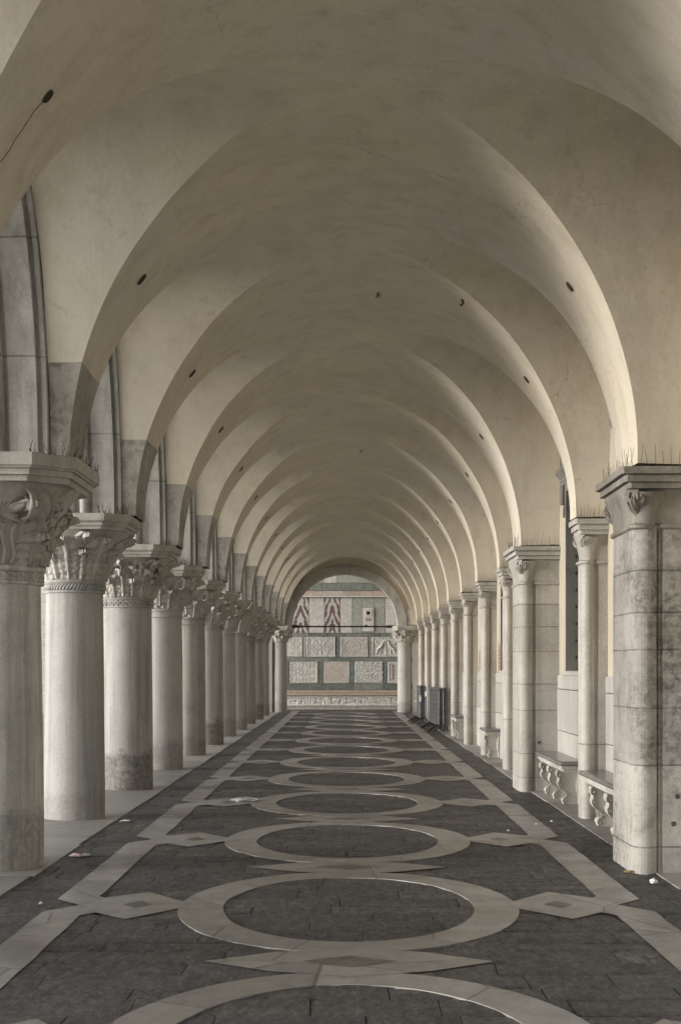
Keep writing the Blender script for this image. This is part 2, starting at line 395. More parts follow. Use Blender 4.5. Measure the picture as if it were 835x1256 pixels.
# inlaid interlace.  Outlines get a small hand-laid wobble.
FX = .025
def jit(pts, z, sub=.12, amp=.010):
    out = []
    n = len(pts)
    for i in range(n):
        a, c = Vector(pts[i]), Vector(pts[(i+1) % n]); d = (c-a).length; k = max(1, int(d/sub))
        for q in range(k):
            p = a.lerp(c, q/k); w = noise.noise_vector(Vector((p.x*2.3, p.y*2.3, 3.))) * amp + noise.noise_vector(Vector((p.x*9, p.y*9, 8.))) * amp*.45
            out.append((p.x+w.x, p.y+w.y, z))
    return out
inl, drk = MB(), MB()
def flat(mb, pts, z):
    v = jit(pts, z)
    bm = bmesh.new(); vs = [bm.verts.new(p) for p in v]; f = bm.faces.new(vs)
    if f.normal.z < 0: f.normal_flip()
    bmesh.ops.triangulate(bm, faces=[f]); mb.bm(bm)
RC0 = 10.50
for i in range(-4, 12):
    yc = RC0 + S*i
    if yc + 1.8 > YEND + 1.2: break
    # ring (an oval, longer along the walk)
    n = 120; rows_i, rows_o = [], []
    for j in range(n):
        a = 2*PI*j/n; c, s_ = math.cos(a), math.sin(a)
        w1 = noise.noise(Vector((c*2+i, s_*2, 1.)))*.012; w2 = noise.noise(Vector((c*2+i, s_*2, 5.)))*.012
        rows_i.append((FX+(.868+w1)*c, yc+(1.40+w1)*s_, .002)); rows_o.append((FX+(1.172+w2)*c, yc+(1.735+w2)*s_, .002))
    inl.grid([rows_o, rows_i], False, True, flip=True)
    inl.grid([[(x,y,-.01) for x,y,z in rows_o], rows_o], False, True, flip=True); inl.grid([rows_i, [(x,y,-.01) for x,y,z in rows_i]], False, True, flip=True)
    # long lozenge between two rings
    yl = yc - S/2
    flat(inl, [(FX-.82,yl),(FX-.44,yl-.27),(FX,yl-.42),(FX+.44,yl-.27),(FX+.82,yl),(FX+.44,yl+.27),(FX,yl+.42),(FX-.44,yl+.27)], .0035)
    flat(drk, [(FX-.27,yl),(FX,yl-.17),(FX+.27,yl),(FX,yl+.17)], .005)
    for s_ in (-1, 1):
        X = lambda u: FX + s_*u
        # lozenge between ring and border band
        flat(inl, [(X(1.88),yc+.03),(X(1.76),yc+.33),(X(1.47),yc+.62),(X(1.12),yc+.10),(X(1.12),yc-.08),(X(1.47),yc-.58),(X(1.76),yc-.25)], .0035)
        flat(drk, [(X(1.57),yc+.03),(X(1.465),yc-.13),(X(1.36),yc+.03),(X(1.465),yc+.19)], .005)
        # border band from this knot to the next, notched on the outside at each knot
        flat(inl, [(X(1.88),yc+.03),(X(2.075),yc+.29),(X(2.075),yc+S-.27),(X(1.88),yc+S+.03),(X(1.70),yc+S-.30),(X(1.795),yc+S-.42),(X(1.795),yc+.42),(X(1.74),yc+.33)], .002)
inl.build('pale_inlay', M['inlay'], fl); drk.build('dark_inlay', M['inlay_dark'], fl)
sheet('pale_inlay', -2.6, 2.6, YEND+.4, YEND+.75, .005, M['inlay'], fl)

# ------------------------------------------------------------------ vaulted ceiling
ceil = empty('ceiling', (0, 0, SPR)); tag(ceil, 'pale plastered groin vaults running the length of the arcade', None, None, 'structure')
NTH = 34
def wob(p, amp=.020):
    v = Vector(p); w = noise.noise_vector(v*.8)*amp + noise.noise_vector(v*2.1)*amp*.35
    return (v.x+w.x, v.y+w.y*.6, v.z+w.z)
ZB = 4.12
def half_bay(k, sg, pl, st):
    yc = yk(k)
    def th_list(zmin, zmax):
        t0 = math.asin(max(0, (zmin-SPR)/RISE)); t1 = math.asin(min(1, (zmax-SPR)/RISE))
        n = max(5, int(NTH*(t1-t0)/(PI/2))); return [t0+(t1-t0)*i/n for i in range(n+1)]
    for side in (-1, 1):
        a = AL if side < 0 else aR(k); hs = HSL if side < 0 else hsR(k); xw = XL if side < 0 else XR
        parts = [(pl, th_list(ZB, SPR+RISE)), (st, th_list(SPR, ZB))] if side < 0 else [(pl, th_list(SPR, SPR+RISE))]
        for mb, ths in parts:
            m1, m2 = [], []
            for t in ths:
                x = CX + side*a*math.cos(t); z = SPR + RISE*math.sin(t); hz = S/2 - hs*math.cos(t)
                # plaster swells a little over the stone springer
                m1.append([wob((x, yc + sg*hz*j/7, z)) for j in range(8)])
                m2.append([wob((x + (xw-x)*j/9, yc + sg*hz, z)) for j in range(10)])
            fl_ = (sg*side) > 0
            mb.grid(m1, True, False, flip=not fl_); mb.grid(m2, True, False, flip=not fl_)
for k in range(K0, K1):
    pl, st = MB(), MB()
    half_bay(k, 1, pl, st); half_bay(k+1, -1, pl, st)
    o = pl.build('vault_bay', M['plaster'], ceil, weld=False); o.location = (0,0,-SPR)
    o = st.build('springer_stone', M['springer'], ceil); o.location = (0,0,-SPR)

# tie holes in the vault strips: proud discs, inner shade painted as dark colour
def hole(k, x_sign, dz, ry, par):
    a = AL if x_sign < 0 else aR(k)
    t = math.asin((dz-SPR)/RISE); x = CX + x_sign*a*math.cos(t)
    nrm = Vector((-x_sign*math.cos(t)/a, 0, -math.sin(t)/RISE)).normalized(); tan = Vector((0,1,0)); bit = nrm.cross(tan)
    c = Vector(wob((x, yk(k), dz))); rows = []
    for rr, dd in ((1.2,.006),(1.,.018),(.85,.010),(.4,.008),(.02,.008)):
        rows.append([c + nrm*dd + tan*ry*rr*math.cos(2*PI*j/20) + bit*ry*1.5*rr*math.sin(2*PI*j/20) for j in range(20)])
    mb = MB(); mb.grid(rows, False, True)
    o = mb.build('tie_hole', M['hole'], par); o.location = (0,0,-SPR)
for k in range(-1, 10):
    hole(k, -1, 4.92, .025 if k < 0 else .032, ceil)
    if k >= 0: hole(k, 1, 4.84, .028, ceil)
mb = MB(); pts = []
for i in range(14):
    z = 4.88 - i*.055; t = math.asin((z-SPR)/RISE); y = yk(-1) + .05*noise.noise(Vector((i*.5, 1, 2))) - .004*i
    pts.append(Vector(wob((CX - AL*math.cos(t), y, z))) + Vector((.003, 0, -.002)))
mb.tube(pts, .0018, 5); o = mb.build('crack', M['hole'], ceil); o.location = (0,0,-SPR)
def hook(x, y, z):
    mb = MB(); p = Vector((x,y,z)); random.seed(int(y*10))
    for q in range(4): mb.tube([p+Vector((random.uniform(-.015,.015), random.uniform(-.015,.015), .03)), p+Vector((random.uniform(-.02,.02), random.uniform(-.02,.02), -.025)), p+Vector((random.uniform(-.035,.035), random.uniform(-.03,.03), -.045))], .006, 5)
    o = mb.build('rusty_hook', M['rust'], ceil); o.location = (0,0,-SPR)
hook(.37, 16.68, 5.80); hook(1.23, 15.84, 5.51); hook(.30, 28.7, 5.81)

# ------------------------------------------------------------------ left arcade: arches
def arch_profile():
    """(x, d): across the thickness of the arch, d = how far it stands into the opening"""
    half = [(XL,-.05),(XL-.002,.0),(XL-.012,.022),(XL-.045,.022),(XL-.055,.004),(XL-.075,.004),(XL-.085,.045),(XL-.31,.045),(XL-.325,.02),(XL-.345,.02)]
    cx, r = XL-.40, .055
    for j in range(9):
        a = PI*j/8; half.append((cx + r*math.cos(a), .03 + r*1.15*math.sin(a)))
    half += [(XL-.47,.0),(XL-.50,.0)]
    mid = (XL+XO)/2; r = mid - (XL-.50); r = abs(r)
    core = [(mid + (r-.0)*math.cos(PI*j/10)*.92, .0 + .07*math.sin(PI*j/10)) for j in range(11)]
    other = [(2*mid - x, d) for x, d in reversed(half)]
    return half + core + other
AP = arch_profile()
arch_names = {}
def arcade_arch(k):
    ym = yk(k) + S/2; mb = MB(); path = []
    n = 44
    for i in range(n+1):
        t = PI*i/n; o, z = HSL*math.cos(t), SPR + RISE*math.sin(t)
        nv = Vector((math.cos(t)/HSL, math.sin(t)/RISE)).normalized()    # outward
        path.append((o, z, nv))
    rows = []
    for o, z, nv in path:
        rows.append([(x, ym + o - nv.x*d, z - nv.y*d) for x, d in AP])
    mb.grid(rows, False, False)
    # spandrel on the outside up to the loggia floor
    out = [[(XO, ym+o, z) for o, z, nv in path], [(XO, ym+o*S/2/HSL, 6.4) for o, z, nv in path]]
    top = [[(XO, ym+o, z) for o, z, nv in path], [(XO, ym + (S/2 if o > 0 else -S/2) if abs(o) > HSL*.995 else ym+o, 6.4 if abs(o) <= HSL*.995 else z) for o, z, nv in path]]
    mb.grid(top, False)
    # edges between neighbouring arches, below the springing curve
    for sg in (-1, 1):
        mb.add([(XO, ym+sg*HSL, SPR),(XO, ym+sg*S/2, SPR),(XO, ym+sg*S/2, 6.4),(XO, ym+sg*HSL, 6.4)], [(0,1,2,3)])
    return mb
for k in range(K0, K1):
    mb = arcade_arch(k); o = mb.build('arcade_arch', M['arch'])
    j = k + 1
    order = ['nearest', 'second', 'third', 'fourth', 'fifth', 'sixth', 'seventh', 'eighth', 'ninth', 'tenth', 'eleventh', 'twelfth', 'thirteenth', 'fourteenth']
    if k >= -1:
        w = order[j]
        lab = ('moulded grey stone arch at the left edge, ending on the thickest column' if k == -1 else
               'moulded stone arch between the %s and %s columns of the left row' % (['thickest','second','third','fourth','fifth','sixth','seventh','eighth','ninth','tenth','eleventh'][k], ['second','third','fourth','fifth','sixth','seventh','eighth','ninth','tenth','eleventh','last'][k]))
    else: lab = 'moulded stone arch beside the camera, %s one behind the picture edge' % ('first' if k == -2 else 'second')
    tag(o, lab, 'arch', 'pointed arches over the left colonnade')

# ------------------------------------------------------------------ capitals
def bell(s, r0, r1):
    """radius of the capital's core, s in 0..1"""
    return r0 + (r1-r0)*(.32*s + .68*s**1.9)
def leaf(mb, phi, z0, H, r0, r1, sb, W, curl, lobes=5, off=.02, ribs=4):
    """a carved acanthus leaf clinging to the bell and rolling out at its tip; H is its height, sb how much of the bell it climbs"""
    nu, nv = 30, 24; rows = []
    for i in range(nu+1):
        u = i/nu
        if u < .72:
            q = u/.72; z = z0 + H*q; r = bell(sb*q, r0, r1) + off*.6 + .022*q*q
        else:
            q = (u-.72)/.28; a = q*PI*1.15
            rb = bell(sb, r0, r1) + off*.6 + .022; cu = curl*.42
            r = rb + cu*(1-math.cos(a)); z = z0 + H + cu*math.sin(a)*1.1
        w = W*(.62+.55*math.sin(PI*min(1,u*.9+.12)))*(1 + .16*math.cos(2*PI*lobes*u))*(1-.55*max(0,u-.7)/.3)
        row = []
        for j in range(nv+1):
            v = -1 + 2*j/nv
            d = .034*(1-v*v)*(.5+.5*u) + .006*math.cos(v*PI*ribs) + (.016 if abs(v) < .10 else 0) - (.012 if .10 < abs(v) < .2 else 0)
            d += .016*math.cos(2*PI*lobes*u - 3.2*abs(v))*abs(v)**.6 - .026*abs(v)**3
            rr = r + d; ang = phi + v*w/max(.25, rr)
            row.append((rr*math.cos(ang), rr*math.sin(ang), z - .02*abs(v)*math.cos(2*PI*lobes*u)))
        rows.append(row)
    mb.grid(rows, True)
    back = [[(x*.93, y*.93, z-.012) for x, y, z in r] for r in rows]; mb.grid(back, True, flip=True)
def scroll(mb, c, phi, r, w):
    """volute: spiral band standing in the radial plane"""
    d = Vector((math.cos(phi), math.sin(phi), 0)); s = Vector((-d.y, d.x, 0)); c = Vector(c); rows = []
    n = 34
    for i in range(n+1):
        a = PI*.75 - i/n*PI*3.6; rr = r*(1 - .78*i/n); row = []
        for x, e in ((-w,0),(-w*.8,.18),(-w*.3,.05),(w*.3,.05),(w*.8,.18),(w,0),(w*.7,-.3),(-w*.7,-.3)):
            q = rr*(1+e*.5); row.append(c + d*math.cos(a)*q + Vector((0,0,1))*math.sin(a)*q + s*x)
        rows.append(row)
    mb.grid(rows, True, True)
def figure(mb, phi, rad, z, h, lean=0.):
    """small worn relief figure standing against the bell"""
    d = Vector((math.cos(phi), math.sin(phi), 0)); s = Vector((-d.y, d.x, 0)); up = Vector((0,0,1)); b = d*rad + up*z
    P = lambda x, f, y: b + s*x*h + d*f*h + up*y*h
    mb.tube([P(lean*.0,0,0),P(lean*.3,.02,.35),P(lean*.6,.05,.55),P(lean*.8,.08,.72),P(lean*.85,.09,.80),P(lean*.9,.10,.86)], [.17*h,.145*h,.13*h,.165*h,.12*h,.05*h], 12)
    hc = P(lean*.95,.12,.95); mb.ball(hc, .085*h, .085*h, .105*h, 8)
    mb.ball(hc + d*.075*h, .02*h, .02*h, .02*h, 5); mb.ball(hc + up*.04*h - d*.01*h, .095*h, .095*h, .085*h, 8)
    for e in (-1, 1):
        mb.tube([P(lean*.8+e*.15,.08,.76),P(lean*.6+e*.20,.12,.58),P(lean*.5+e*.10,.22,.50),P(lean*.5+e*.02,.24,.56)], [.05*h,.045*h,.036*h,.03*h], 8)
        for q in range(3): mb.tube([P(lean*.6+e*(.03+.045*q),.17-.02*q,.52),P(lean*.3+e*(.04+.05*q),.165-.02*q,.25),P(e*(.05+.055*q),.17-.02*q,.0)], [.012*h,.022*h,.026*h], 6)
def shell(mb, phi, rad, z, r):
    d = Vector((math.cos(phi), math.sin(phi), 0)); s = Vector((-d.y, d.x, 0)); up = Vector((0,0,1)); c = d*rad + up*z; rows = []
    for i in range(9):
        q = i/8; row = []
        for j in range(61):
            a = PI*(-.12 + 1.24*j/60); rr = r*q*(1+.05*math.cos(a*22)); hh = r*.55*math.sqrt(max(0,1-q*q)) + .02*q*math.cos(a*22)
            row.append(c + s*rr*math.cos(a) + up*(rr*math.sin(a) - .3*r) + d*(hh+.01))
        rows.append(row)
    mb.grid(rows, True)
def rosette(mb, phi, rad, z, r):
    d = Vector((math.cos(phi), math.sin(phi), .15)).normalized(); s = Vector((-math.sin(phi), math.cos(phi), 0)); up = d.cross(s); c = Vector((rad*math.cos(phi), rad*math.sin(phi), z)); rows = []
    for i in range(11):
        q = i/10; row = []
        for j in range(48):
            a = 2*PI*j/48; rr = r*q*(1+.16*math.cos(a*6)*q); hh = r*(.62*math.sin(q*PI*.95) + .12*math.cos(a*6)*q) - (r*.25 if q < .25 else 0)
            row.append(c + (s*math.cos(a) + up*math.sin(a))*rr + d*hh)
        rows.append(row)
    mb.grid(rows, True, True)

def octagon(h, c):
    return [(h,-h+c),(h,h-c),(h-c,h),(-h+c,h),(-h,h-c),(-h,-h+c),(-h+c,-h),(h-c,-h)]
CAPZ, CAPT = 2.62, 3.20        # capital core: bottom and underside of the abacus
def capital(kind, r0, half, z0=CAPZ, z1=CAPT):
    mb = MB(); H = z1 - z0; rt = half*.90
    prof = [(bell(i/20, r0, rt), z0 + H*i/20) for i in range(21)]
    mb.lathe(prof, 0, 0, 64)
    rnd = random.Random(kind*11+3)
    if kind == 0:      # large: two rows of big leaves, embracing figures, shells
        for j in range(40):
            a = 2*PI*j/40; pts = []
            for i in range(7):
                q = .02 + .5*i/6; rr = bell(q, r0, rt) + .012; pts.append((rr*math.cos(a+.05*math.sin(i)), rr*math.sin(a+.05*math.sin(i)), z0+H*q))
            mb.tube(pts, .017, 6)
        for j in range(6): leaf(mb, 2*PI*(j+.5)/6, z0+.0, H*.36, r0, rt, .36, .17, .075, 5, .03, 5)
        for j in range(8):
            a = 2*PI*(j+.25)/8
            leaf(mb, a, z0+.02, H*.60, r0, rt, .62, .13, .08, 6, .03, 4)
        for j in range(4):
            a = 2*PI*j/4 + PI/4
            scroll(mb, (math.cos(a)*rt*.86, math.sin(a)*rt*.86, z1-.17), a, .15, .10)
            shell(mb, a-.42, rt*.74, z1-.2, .18)
        for a in (-PI/2+.10, 0+.1, PI/2, PI):
            figure(mb, a-.12, rt*.60, z1-.50, .50, .12); figure(mb, a+.13, rt*.60, z1-.50, .47, -.12)
            for e in (-.62, .62): leaf(mb, a+e, z0+H*.35, H*.38, r0, rt, .75, .17, .08, 5, .06, 4)
    elif kind == 1:    # broad palm leaves and small heads
        for j in range(8): leaf(mb, 2*PI*(j+.5)/8, z0, H*.55, r0, rt, .5, .21, .06, 6, .02, 6)
        for j in range(8): leaf(mb, 2*PI*j/8, z0, H*.78, r0, rt, .80, .17, .07, 5, .012, 4)
        for j in range(8):
            a = 2*PI*(j+.5)/8
            if j % 2: figure(mb, a, rt*.74, z1-.30, .29)
            else: leaf(mb, a, z0+H*.5, H*.38, r0, rt, .85, .13, .06, 4, .06, 3)
    elif kind == 2:    # deep cut foliage with rosettes
        for j in range(10): leaf(mb, 2*PI*j/10, z0, H*.40, r0, rt, .36, .17, .08, 5, .03, 4)
        for j in range(10): leaf(mb, 2*PI*(j+.5)/10, z0, H*.62, r0, rt, .66, .15, .09, 5, .03, 4)
        for j in range(8):
            a = 2*PI*(j+.5)/8
            rosette(mb, a, rt*.84, z1-.13, .105)
            leaf(mb, 2*PI*j/8, z0+H*.45, H*.42, r0, rt, .85, .13, .07, 4, .05, 3)
        for j in range(26):
            a = rnd.uniform(0, 2*PI); q = rnd.uniform(.35, .95); rr = bell(q, r0, rt)+.05
            mb.ball((rr*math.cos(a), rr*math.sin(a), z0+H*q), .035, .04, .045, 6)
    else:              # plain bell with crockets at the corners and heads between
        for j in range(8): leaf(mb, 2*PI*(j+.5)/8, z0, H*.5, r0, rt, .45, .15, .07, 4, .015, 3)
        for j in range(8):
            a = 2*PI*j/8; leaf(mb, a, z0+H*.1, H*.72, r0, rt, .82, .14, .10, 4, .02, 3)
        for j in range(4):
            a = 2*PI*j/4 + PI/4; scroll(mb, (math.cos(a)*rt*.92, math.sin(a)*rt*.92, z1-.12), a, .12, .09)
            figure(mb, a+PI/4, rt*.76, z1-.28, .28)
    mb.wobble(.009, 9, kind); mb.wobble(.006, 26, kind+3)
    return mb
def abacus(half, z1, top):
    mb = MB()
    for h, za, zb in ((half*.90, z1, z1+(top-z1)*.22), (half*.94, z1+(top-z1)*.22, z1+(top-z1)*.46), (half*.975, z1+(top-z1)*.46, z1+(top-z1)*.54), (half, z1+(top-z1)*.54, top)):
        mb.prism(octagon(h, h*.36), za, zb)
    bm = bmesh.new()
    me = bpy.data.meshes.new('t'); me.from_pydata(mb.v, [], mb.f); bm.from_mesh(me)
    bmesh.ops.remove_doubles(bm, verts=bm.verts[:], dist=1e-5); bpy.data.meshes.remove(me)
    out = MB(); out.bm(bm); out.wobble(.006, 6)
    return out
def spikes(mb, pts, hmin, hmax, rnd, r=.004, lean=.05):
    for p in pts:
        h = rnd.uniform(hmin, hmax); q = (p[0]+rnd.uniform(-lean,lean), p[1]+rnd.uniform(-lean,lean), p[2]+h)
        mb.tube([p, q], [r, r*.6], 4)

XC = -2.98
def make_column(kind, r, half, shaft_m, cap_m, neck=0, z0=CAPZ, top=SPR):
    root = empty('stone_column')
    z1 = top - (.215 if kind == 0 else .165)
    mb = MB()
    prof = [(r*1.035, -.02), (r*1.035, .5), (r*1.02, 1.1), (r, 1.8), (r*.975, z0-.14)]
    mb.lathe(prof, n=56); mb.wobble(.005, 1.6, kind); mb.build('shaft', shaft_m, root)
    nk = MB()
    nk.lathe([(r*.98, z0-.15),(r*1.045, z0-.145),(r*1.045, z0-.125),(r*1.01, z0-.12),(r*1.01, z0-.045),(r*1.06, z0-.04),(r*1.075, z0-.02),(r*1.06, z0),(r, z0+.005)], n=56)
    if neck == 1:      # rope moulding
        for j in range(56):
            a = 2*PI*j/56; a2 = a + .14; rr = r*1.02
            nk.tube([(rr*math.cos(a), rr*math.sin(a), z0-.115), (rr*1.02*math.cos((a+a2)/2), rr*1.02*math.sin((a+a2)/2), z0-.085), (rr*math.cos(a2), rr*math.sin(a2), z0-.055)], [.010,.018,.010], 6)
    elif neck == 2:    # leaf frieze
        for j in range(34):
            a = 2*PI*j/34; rr = r*1.02
            pts = [(rr*math.cos(a+da), rr*math.sin(a+da), z0-.085+dz) for da, dz in [(.075*math.cos(q*.9), .028*math.sin(q*.9)) for q in range(7)]]
            nk.tube(pts, [.016,.014,.013,.012,.010,.012,.014], 6)
    nk.build('necking', shaft_m, root)
    cm = capital(kind, r*1.0, half, z0, z1); cm.build('capital', cap_m, root)
    ab = abacus(half, z1, top).build('abacus', M['abacus'], root)
    if half < .5: return root
    sp = MB(); rnd = random.Random(kind)
    pts = []
    for q in range(60):
        e = rnd.uniform(-half*.8, half*.95); pts.append((half*rnd.uniform(.80,.98), e*.8, top-.01))
        pts.append((e, -half*rnd.uniform(.72,.95), top-.01)) if abs(e) > half*.45 and q % 2 else None
    spikes(sp, pts, .04, .13, rnd); sp.build('bird_spikes', M['iron'], ab)
    return root
col_labels = {
 0: 'thickest stone column at the left edge, carved with embracing figures and shells',
 1: 'pale smooth column with a rope moulded neck, second from the front on the left',
 2: 'column with a dark mottled foot and rosette capital, third from the front',
 3: 'slim plain necked column, fourth from the front in the left row',
 4: 'grey streaked column with a figure capital, fifth from the front in the left row'}
words_ = {5:'sixth',6:'seventh',7:'eighth',8:'ninth',9:'tenth',10:'eleventh'}
proto = {
 'a': make_column(0, .44, .84, M['shaft_worn'], M['carved_dark'], 2, 2.49, 3.345),
 'b': make_column(1, .320, .675, M['shaft_pale'], M['carved_pale'], 1),
 'c': make_column(2, .338, .69, M['shaft_mott'], M['carved_mid'], 2),
 'd': make_column(3, .318, .66, M['shaft_a'], M['carved_mid'], 0),
 'e': make_column(3, .322, .68, M['shaft_b'], M['carved_dark'], 0)}
plan = {-2:'d', -1:'c', 0:'a', 1:'b', 2:'c', 3:'d', 4:'e', 5:'c', 6:'d', 7:'b', 8:'e', 9:'c', 10:'d'}
used = set()
for k in sorted(plan, key=lambda q: abs(q-1)):
    key = plan[k]
    o = proto[key] if key not in used else copy_tree(proto[key]); used.add(key)
    o.location = (XC, yk(k), 0)
    o.rotation_euler = (0, 0, 0 if k in (0,1,2) else (k % 4)*PI/2)
    lab = col_labels.get(k) or ('%s column from the front in the receding left row' % words_[k] if k > 0 else 'stone column beside the camera, %s before the thickest column' % {-1:'one',-2:'two',-3:'three'}[k])
    tag(o, lab, 'column', 'columns of the left arcade')

# ------------------------------------------------------------------ right side: piers and pilasters
def rounded_roll(cx, cy, r, a0, a1, n=12):
    return [(cx + r*math.cos(a0+(a1-a0)*i/n), cy + r*math.sin(a0+(a1-a0)*i/n)) for i in range(n+1)]
def pier_poly(xf, hw, roll, grow=0.):
    """plan (ccw seen from above), local y; front roll at the low-y corner, its twin at the high-y corner"""
    r = roll; xw = XR + .02; xf -= grow; hw += grow
    P = [(xw, hw-.03), (xf+2*r+.05, hw-.03), (xf+2*r+.035, hw-.055), (xf+2*r+.012, hw-.055)]
    P += rounded_roll(xf+r+.012, hw-r*1.0, r, 0, PI, 12)[1:]
    P += [(xf+.008, hw-r*1.2), (xf, hw-r*1.3), (xf, -hw+r*1.3), (xf+.008, -hw+r*1.2)]
    P += rounded_roll(xf+r+.012, -hw+r*1.0, r, PI, 2*PI, 12)[:-1]
    P += [(xf+2*r+.012, -hw+.055), (xf+2*r+.035, -hw+.055), (xf+2*r+.05, -hw+.03), (xw, -hw+.03)]
    return P
def loft(mb, polys):
    """list of (poly, z)"""
    n = len(polys[0][0])
    mb.grid([[(x,y,z) for x,y in p] for p, z in polys], False, True, flip=False)
    mb.add([(x,y,polys[-1][1]) for x,y in polys[-1][0]], [list(range(n))])
def d0(a): return Vector((math.cos(a), math.sin(a), 0))
def crocket(mb, c, dirx, diry, r):
    """curled leaf knob under the abacus corner"""
    phi = math.atan2(diry, dirx); scroll(mb, c, phi, r, r*.62)
    scroll(mb, (c[0]-diry*r*.5, c[1]+dirx*r*.5, c[2]-.01), phi+.5, r*.8, r*.35); scroll(mb, (c[0]+diry*r*.5, c[1]-dirx*r*.5, c[2]-.01), phi-.5, r*.8, r*.35)
    rc = random.Random(int(r*1000))
    for q in range(9):
        a_ = phi + (q-4)*.32; e_ = Vector((math.cos(a_), math.sin(a_), 0)); z_ = rc.uniform(-.5,.2)*r
        mb.tube([Vector(c)-d0(phi)*r*.9+Vector((0,0,-r*1.5+z_)), Vector(c)+e_*r*.55+Vector((0,0,-r*.6+z_)), Vector(c)+e_*r*1.05+Vector((0,0,z_)), Vector(c)+e_*r*.85+Vector((0,0,r*.45+z_))], [r*.16,r*.22,r*.19,r*.08], 6)
    d = Vector((math.cos(phi), math.sin(phi), 0))
    mb.tube([Vector(c)-d*r*1.5+Vector((0,0,-r*2.2)), Vector(c)-d*r*1.1+Vector((0,0,-r*1.2)), Vector(c)-d*r*.4+Vector((0,0,-.1*r))], [r*.35,r*.5,r*.6], 8)
def make_pier(xf, hw, roll, m, cap_m, name, ztop=3.26, capz=2.80, croc=.085):
    root = empty(name)
    mb = MB(); P0 = pier_poly(xf, hw, roll)
    loft(mb, [(P0, -.02), (P0, .6), (P0, 1.3), (P0, 2.0), (P0, capz)]); mb.wobble(.006, 2.0, hw*10); mb.build('shaft', m, root)
    cp = MB()
    loft(cp, [(pier_poly(xf, hw, roll, .0), capz-.03), (pier_poly(xf, hw, roll, .022), capz-.018), (pier_poly(xf, hw, roll, .022), capz+.005), (pier_poly(xf, hw, roll, .0), capz+.02)])
    za = ztop - .165
    # bell: square block flaring on the walk side, rolls turning into crockets
    rows = []
    for i in range(11):
        q = i/10; e = .055*q**2.2
        rows.append(([(XR+.02, hw-.032), (xf+.19, hw-.032+e*.3), (xf+.02-e*.3, hw-.05+e*.8), (xf+.004-e, hw-.10+e*.5), (xf+.004-e, -hw+.10-e*.5), (xf+.02-e*.3, -hw+.05-e*.8), (xf+.19, -hw+.032-e*.3), (XR+.02, -hw+.032)], capz+.018+(za-capz-.016)*q))
    loft(cp, rows)
    for sg in (-1, 1):
        prof = [(roll*(1.0+.75*(i/8)**2.), capz+.02+(za-.05-capz)*i/8) for i in range(9)]
        cp.lathe(prof, xf+roll+.012, sg*(hw-roll), 20, False)
        crocket(cp, (xf+roll*.35, sg*(hw-roll*.35), za-croc*.9), -.75, sg*.75, croc)
    cp.wobble(.006, 11, 2); cp.build('capital', cap_m, root)
    ab = MB()
    gs = 1.35 if hw > .3 else 1.
    for g_, z0, z1 in ((.035*gs, za, za+.045), (.062*gs, za+.047, za+.095), (.052*gs, za+.095, za+.108), (.085*gs, za+.108, ztop)):
        q = .02; h = hw+g_; x = xf-g_
        ab.prism([(XR+.02,-h),(XR+.02,h),(x+q,h),(x,h-q),(x,-h+q),(x+q,-h)], z0, z1)
    ab.wobble(.005, 7); abo = ab.build('abacus', cap_m, root)
    sp = MB(); rnd = random.Random(int(hw*100))
    pts = [(xf-.06+rnd.uniform(0,.03), -hw-.05 + (2*hw+.1)*i/22, ztop-.01) for i in range(23)] + [(xf-.02+(XR-xf)*i/9, -hw-.06, ztop-.01) for i in range(10)]
    spikes(sp, pts, .09, .2, rnd, .0028, .03); sp.build('bird_spikes', M['wire'], abo)
    return root
M['pier_cap_dark'] = stone('sooty pier capital stone', (.34,.32,.285), (.22,.205,.18), streak=.3, spot=.6, crust=.5, seed=22, bump=.5)
M['pier_cap'] = stone('pier capital stone', (.50,.48,.44), (.37,.353,.32), streak=.25, spot=.35, seed=23, bump=.4)
p0 = make_pier(2.315, .53, .098, M['pier_dark'], M['pier_cap_dark'], 'wide_pier'); p0.location = (0, yk(0)+.02, 0)
tag(p0, 'wide sooty stone pier with corner rolls, nearest on the right', 'pier', 'stone supports along the right wall')
p2 = make_pier(2.34, .50, .085, M['pier'], M['pier_cap'], 'wide_pier', 3.28); p2.location = (0, yk(2)+.02, 0)
tag(p2, 'wide pale stone pier in courses standing behind the slim pilaster', 'pier', 'stone supports along the right wall')
def anchor(par, x, z):
    mb = MB(); mb.lathe([(.034,0),(.026,-.004),(.014,-.006)], n=14); mb.v = [(x+a*.6, -par['half']+.030+c_*.8-.004, z+b_*.6) for a, b_, c_ in mb.v]
    mb.build('anchor_hole', M['hole'], par)  # dark disc set on the face, the hole's shade put into its colour
p0['half'] = .53; p2['half'] = .50
anchor(p0, 2.67, .62); anchor(p0, 2.64, .40); anchor(p2, 2.60, .66)
pil = make_pier(2.585, .185, .066, M['pilaster'], M['pier_cap'], 'slim_pilaster', 3.28, 2.82, .062)
pw = {1:'slim pale pilaster between the two wide piers on the right', 3:'slim pilaster just behind the second wide pier, mostly hidden',
      4:'slim pilaster with the near bench end wrapped round its foot, beyond the second pier', 5:'slim pilaster third beyond the second wide pier, standing free to the floor',
      6:'slim pilaster with a bench at its foot, fourth beyond the second wide pier', 7:'slim pilaster right behind the nearer barrier stack',
      8:'slim pilaster partly hidden by the farther barrier stack', 9:'slim pilaster just past the farther barrier stack, last but one on the right', 10:'last slim pilaster before the end arch on the right'}
first = True
for k in (1, 3, 4, 5, 6, 7, 8, 9, 10, -1, -2):
    o = pil if first else copy_tree(pil); first = False
    o.location = (0, yk(k), 0)
    tag(o, pw.get(k, 'slim stone pilaster beside the camera, %s before the sooty pier' % {-1:'one',-2:'two',-3:'three'}.get(k,'')), 'pilaster', 'stone supports along the right wall')

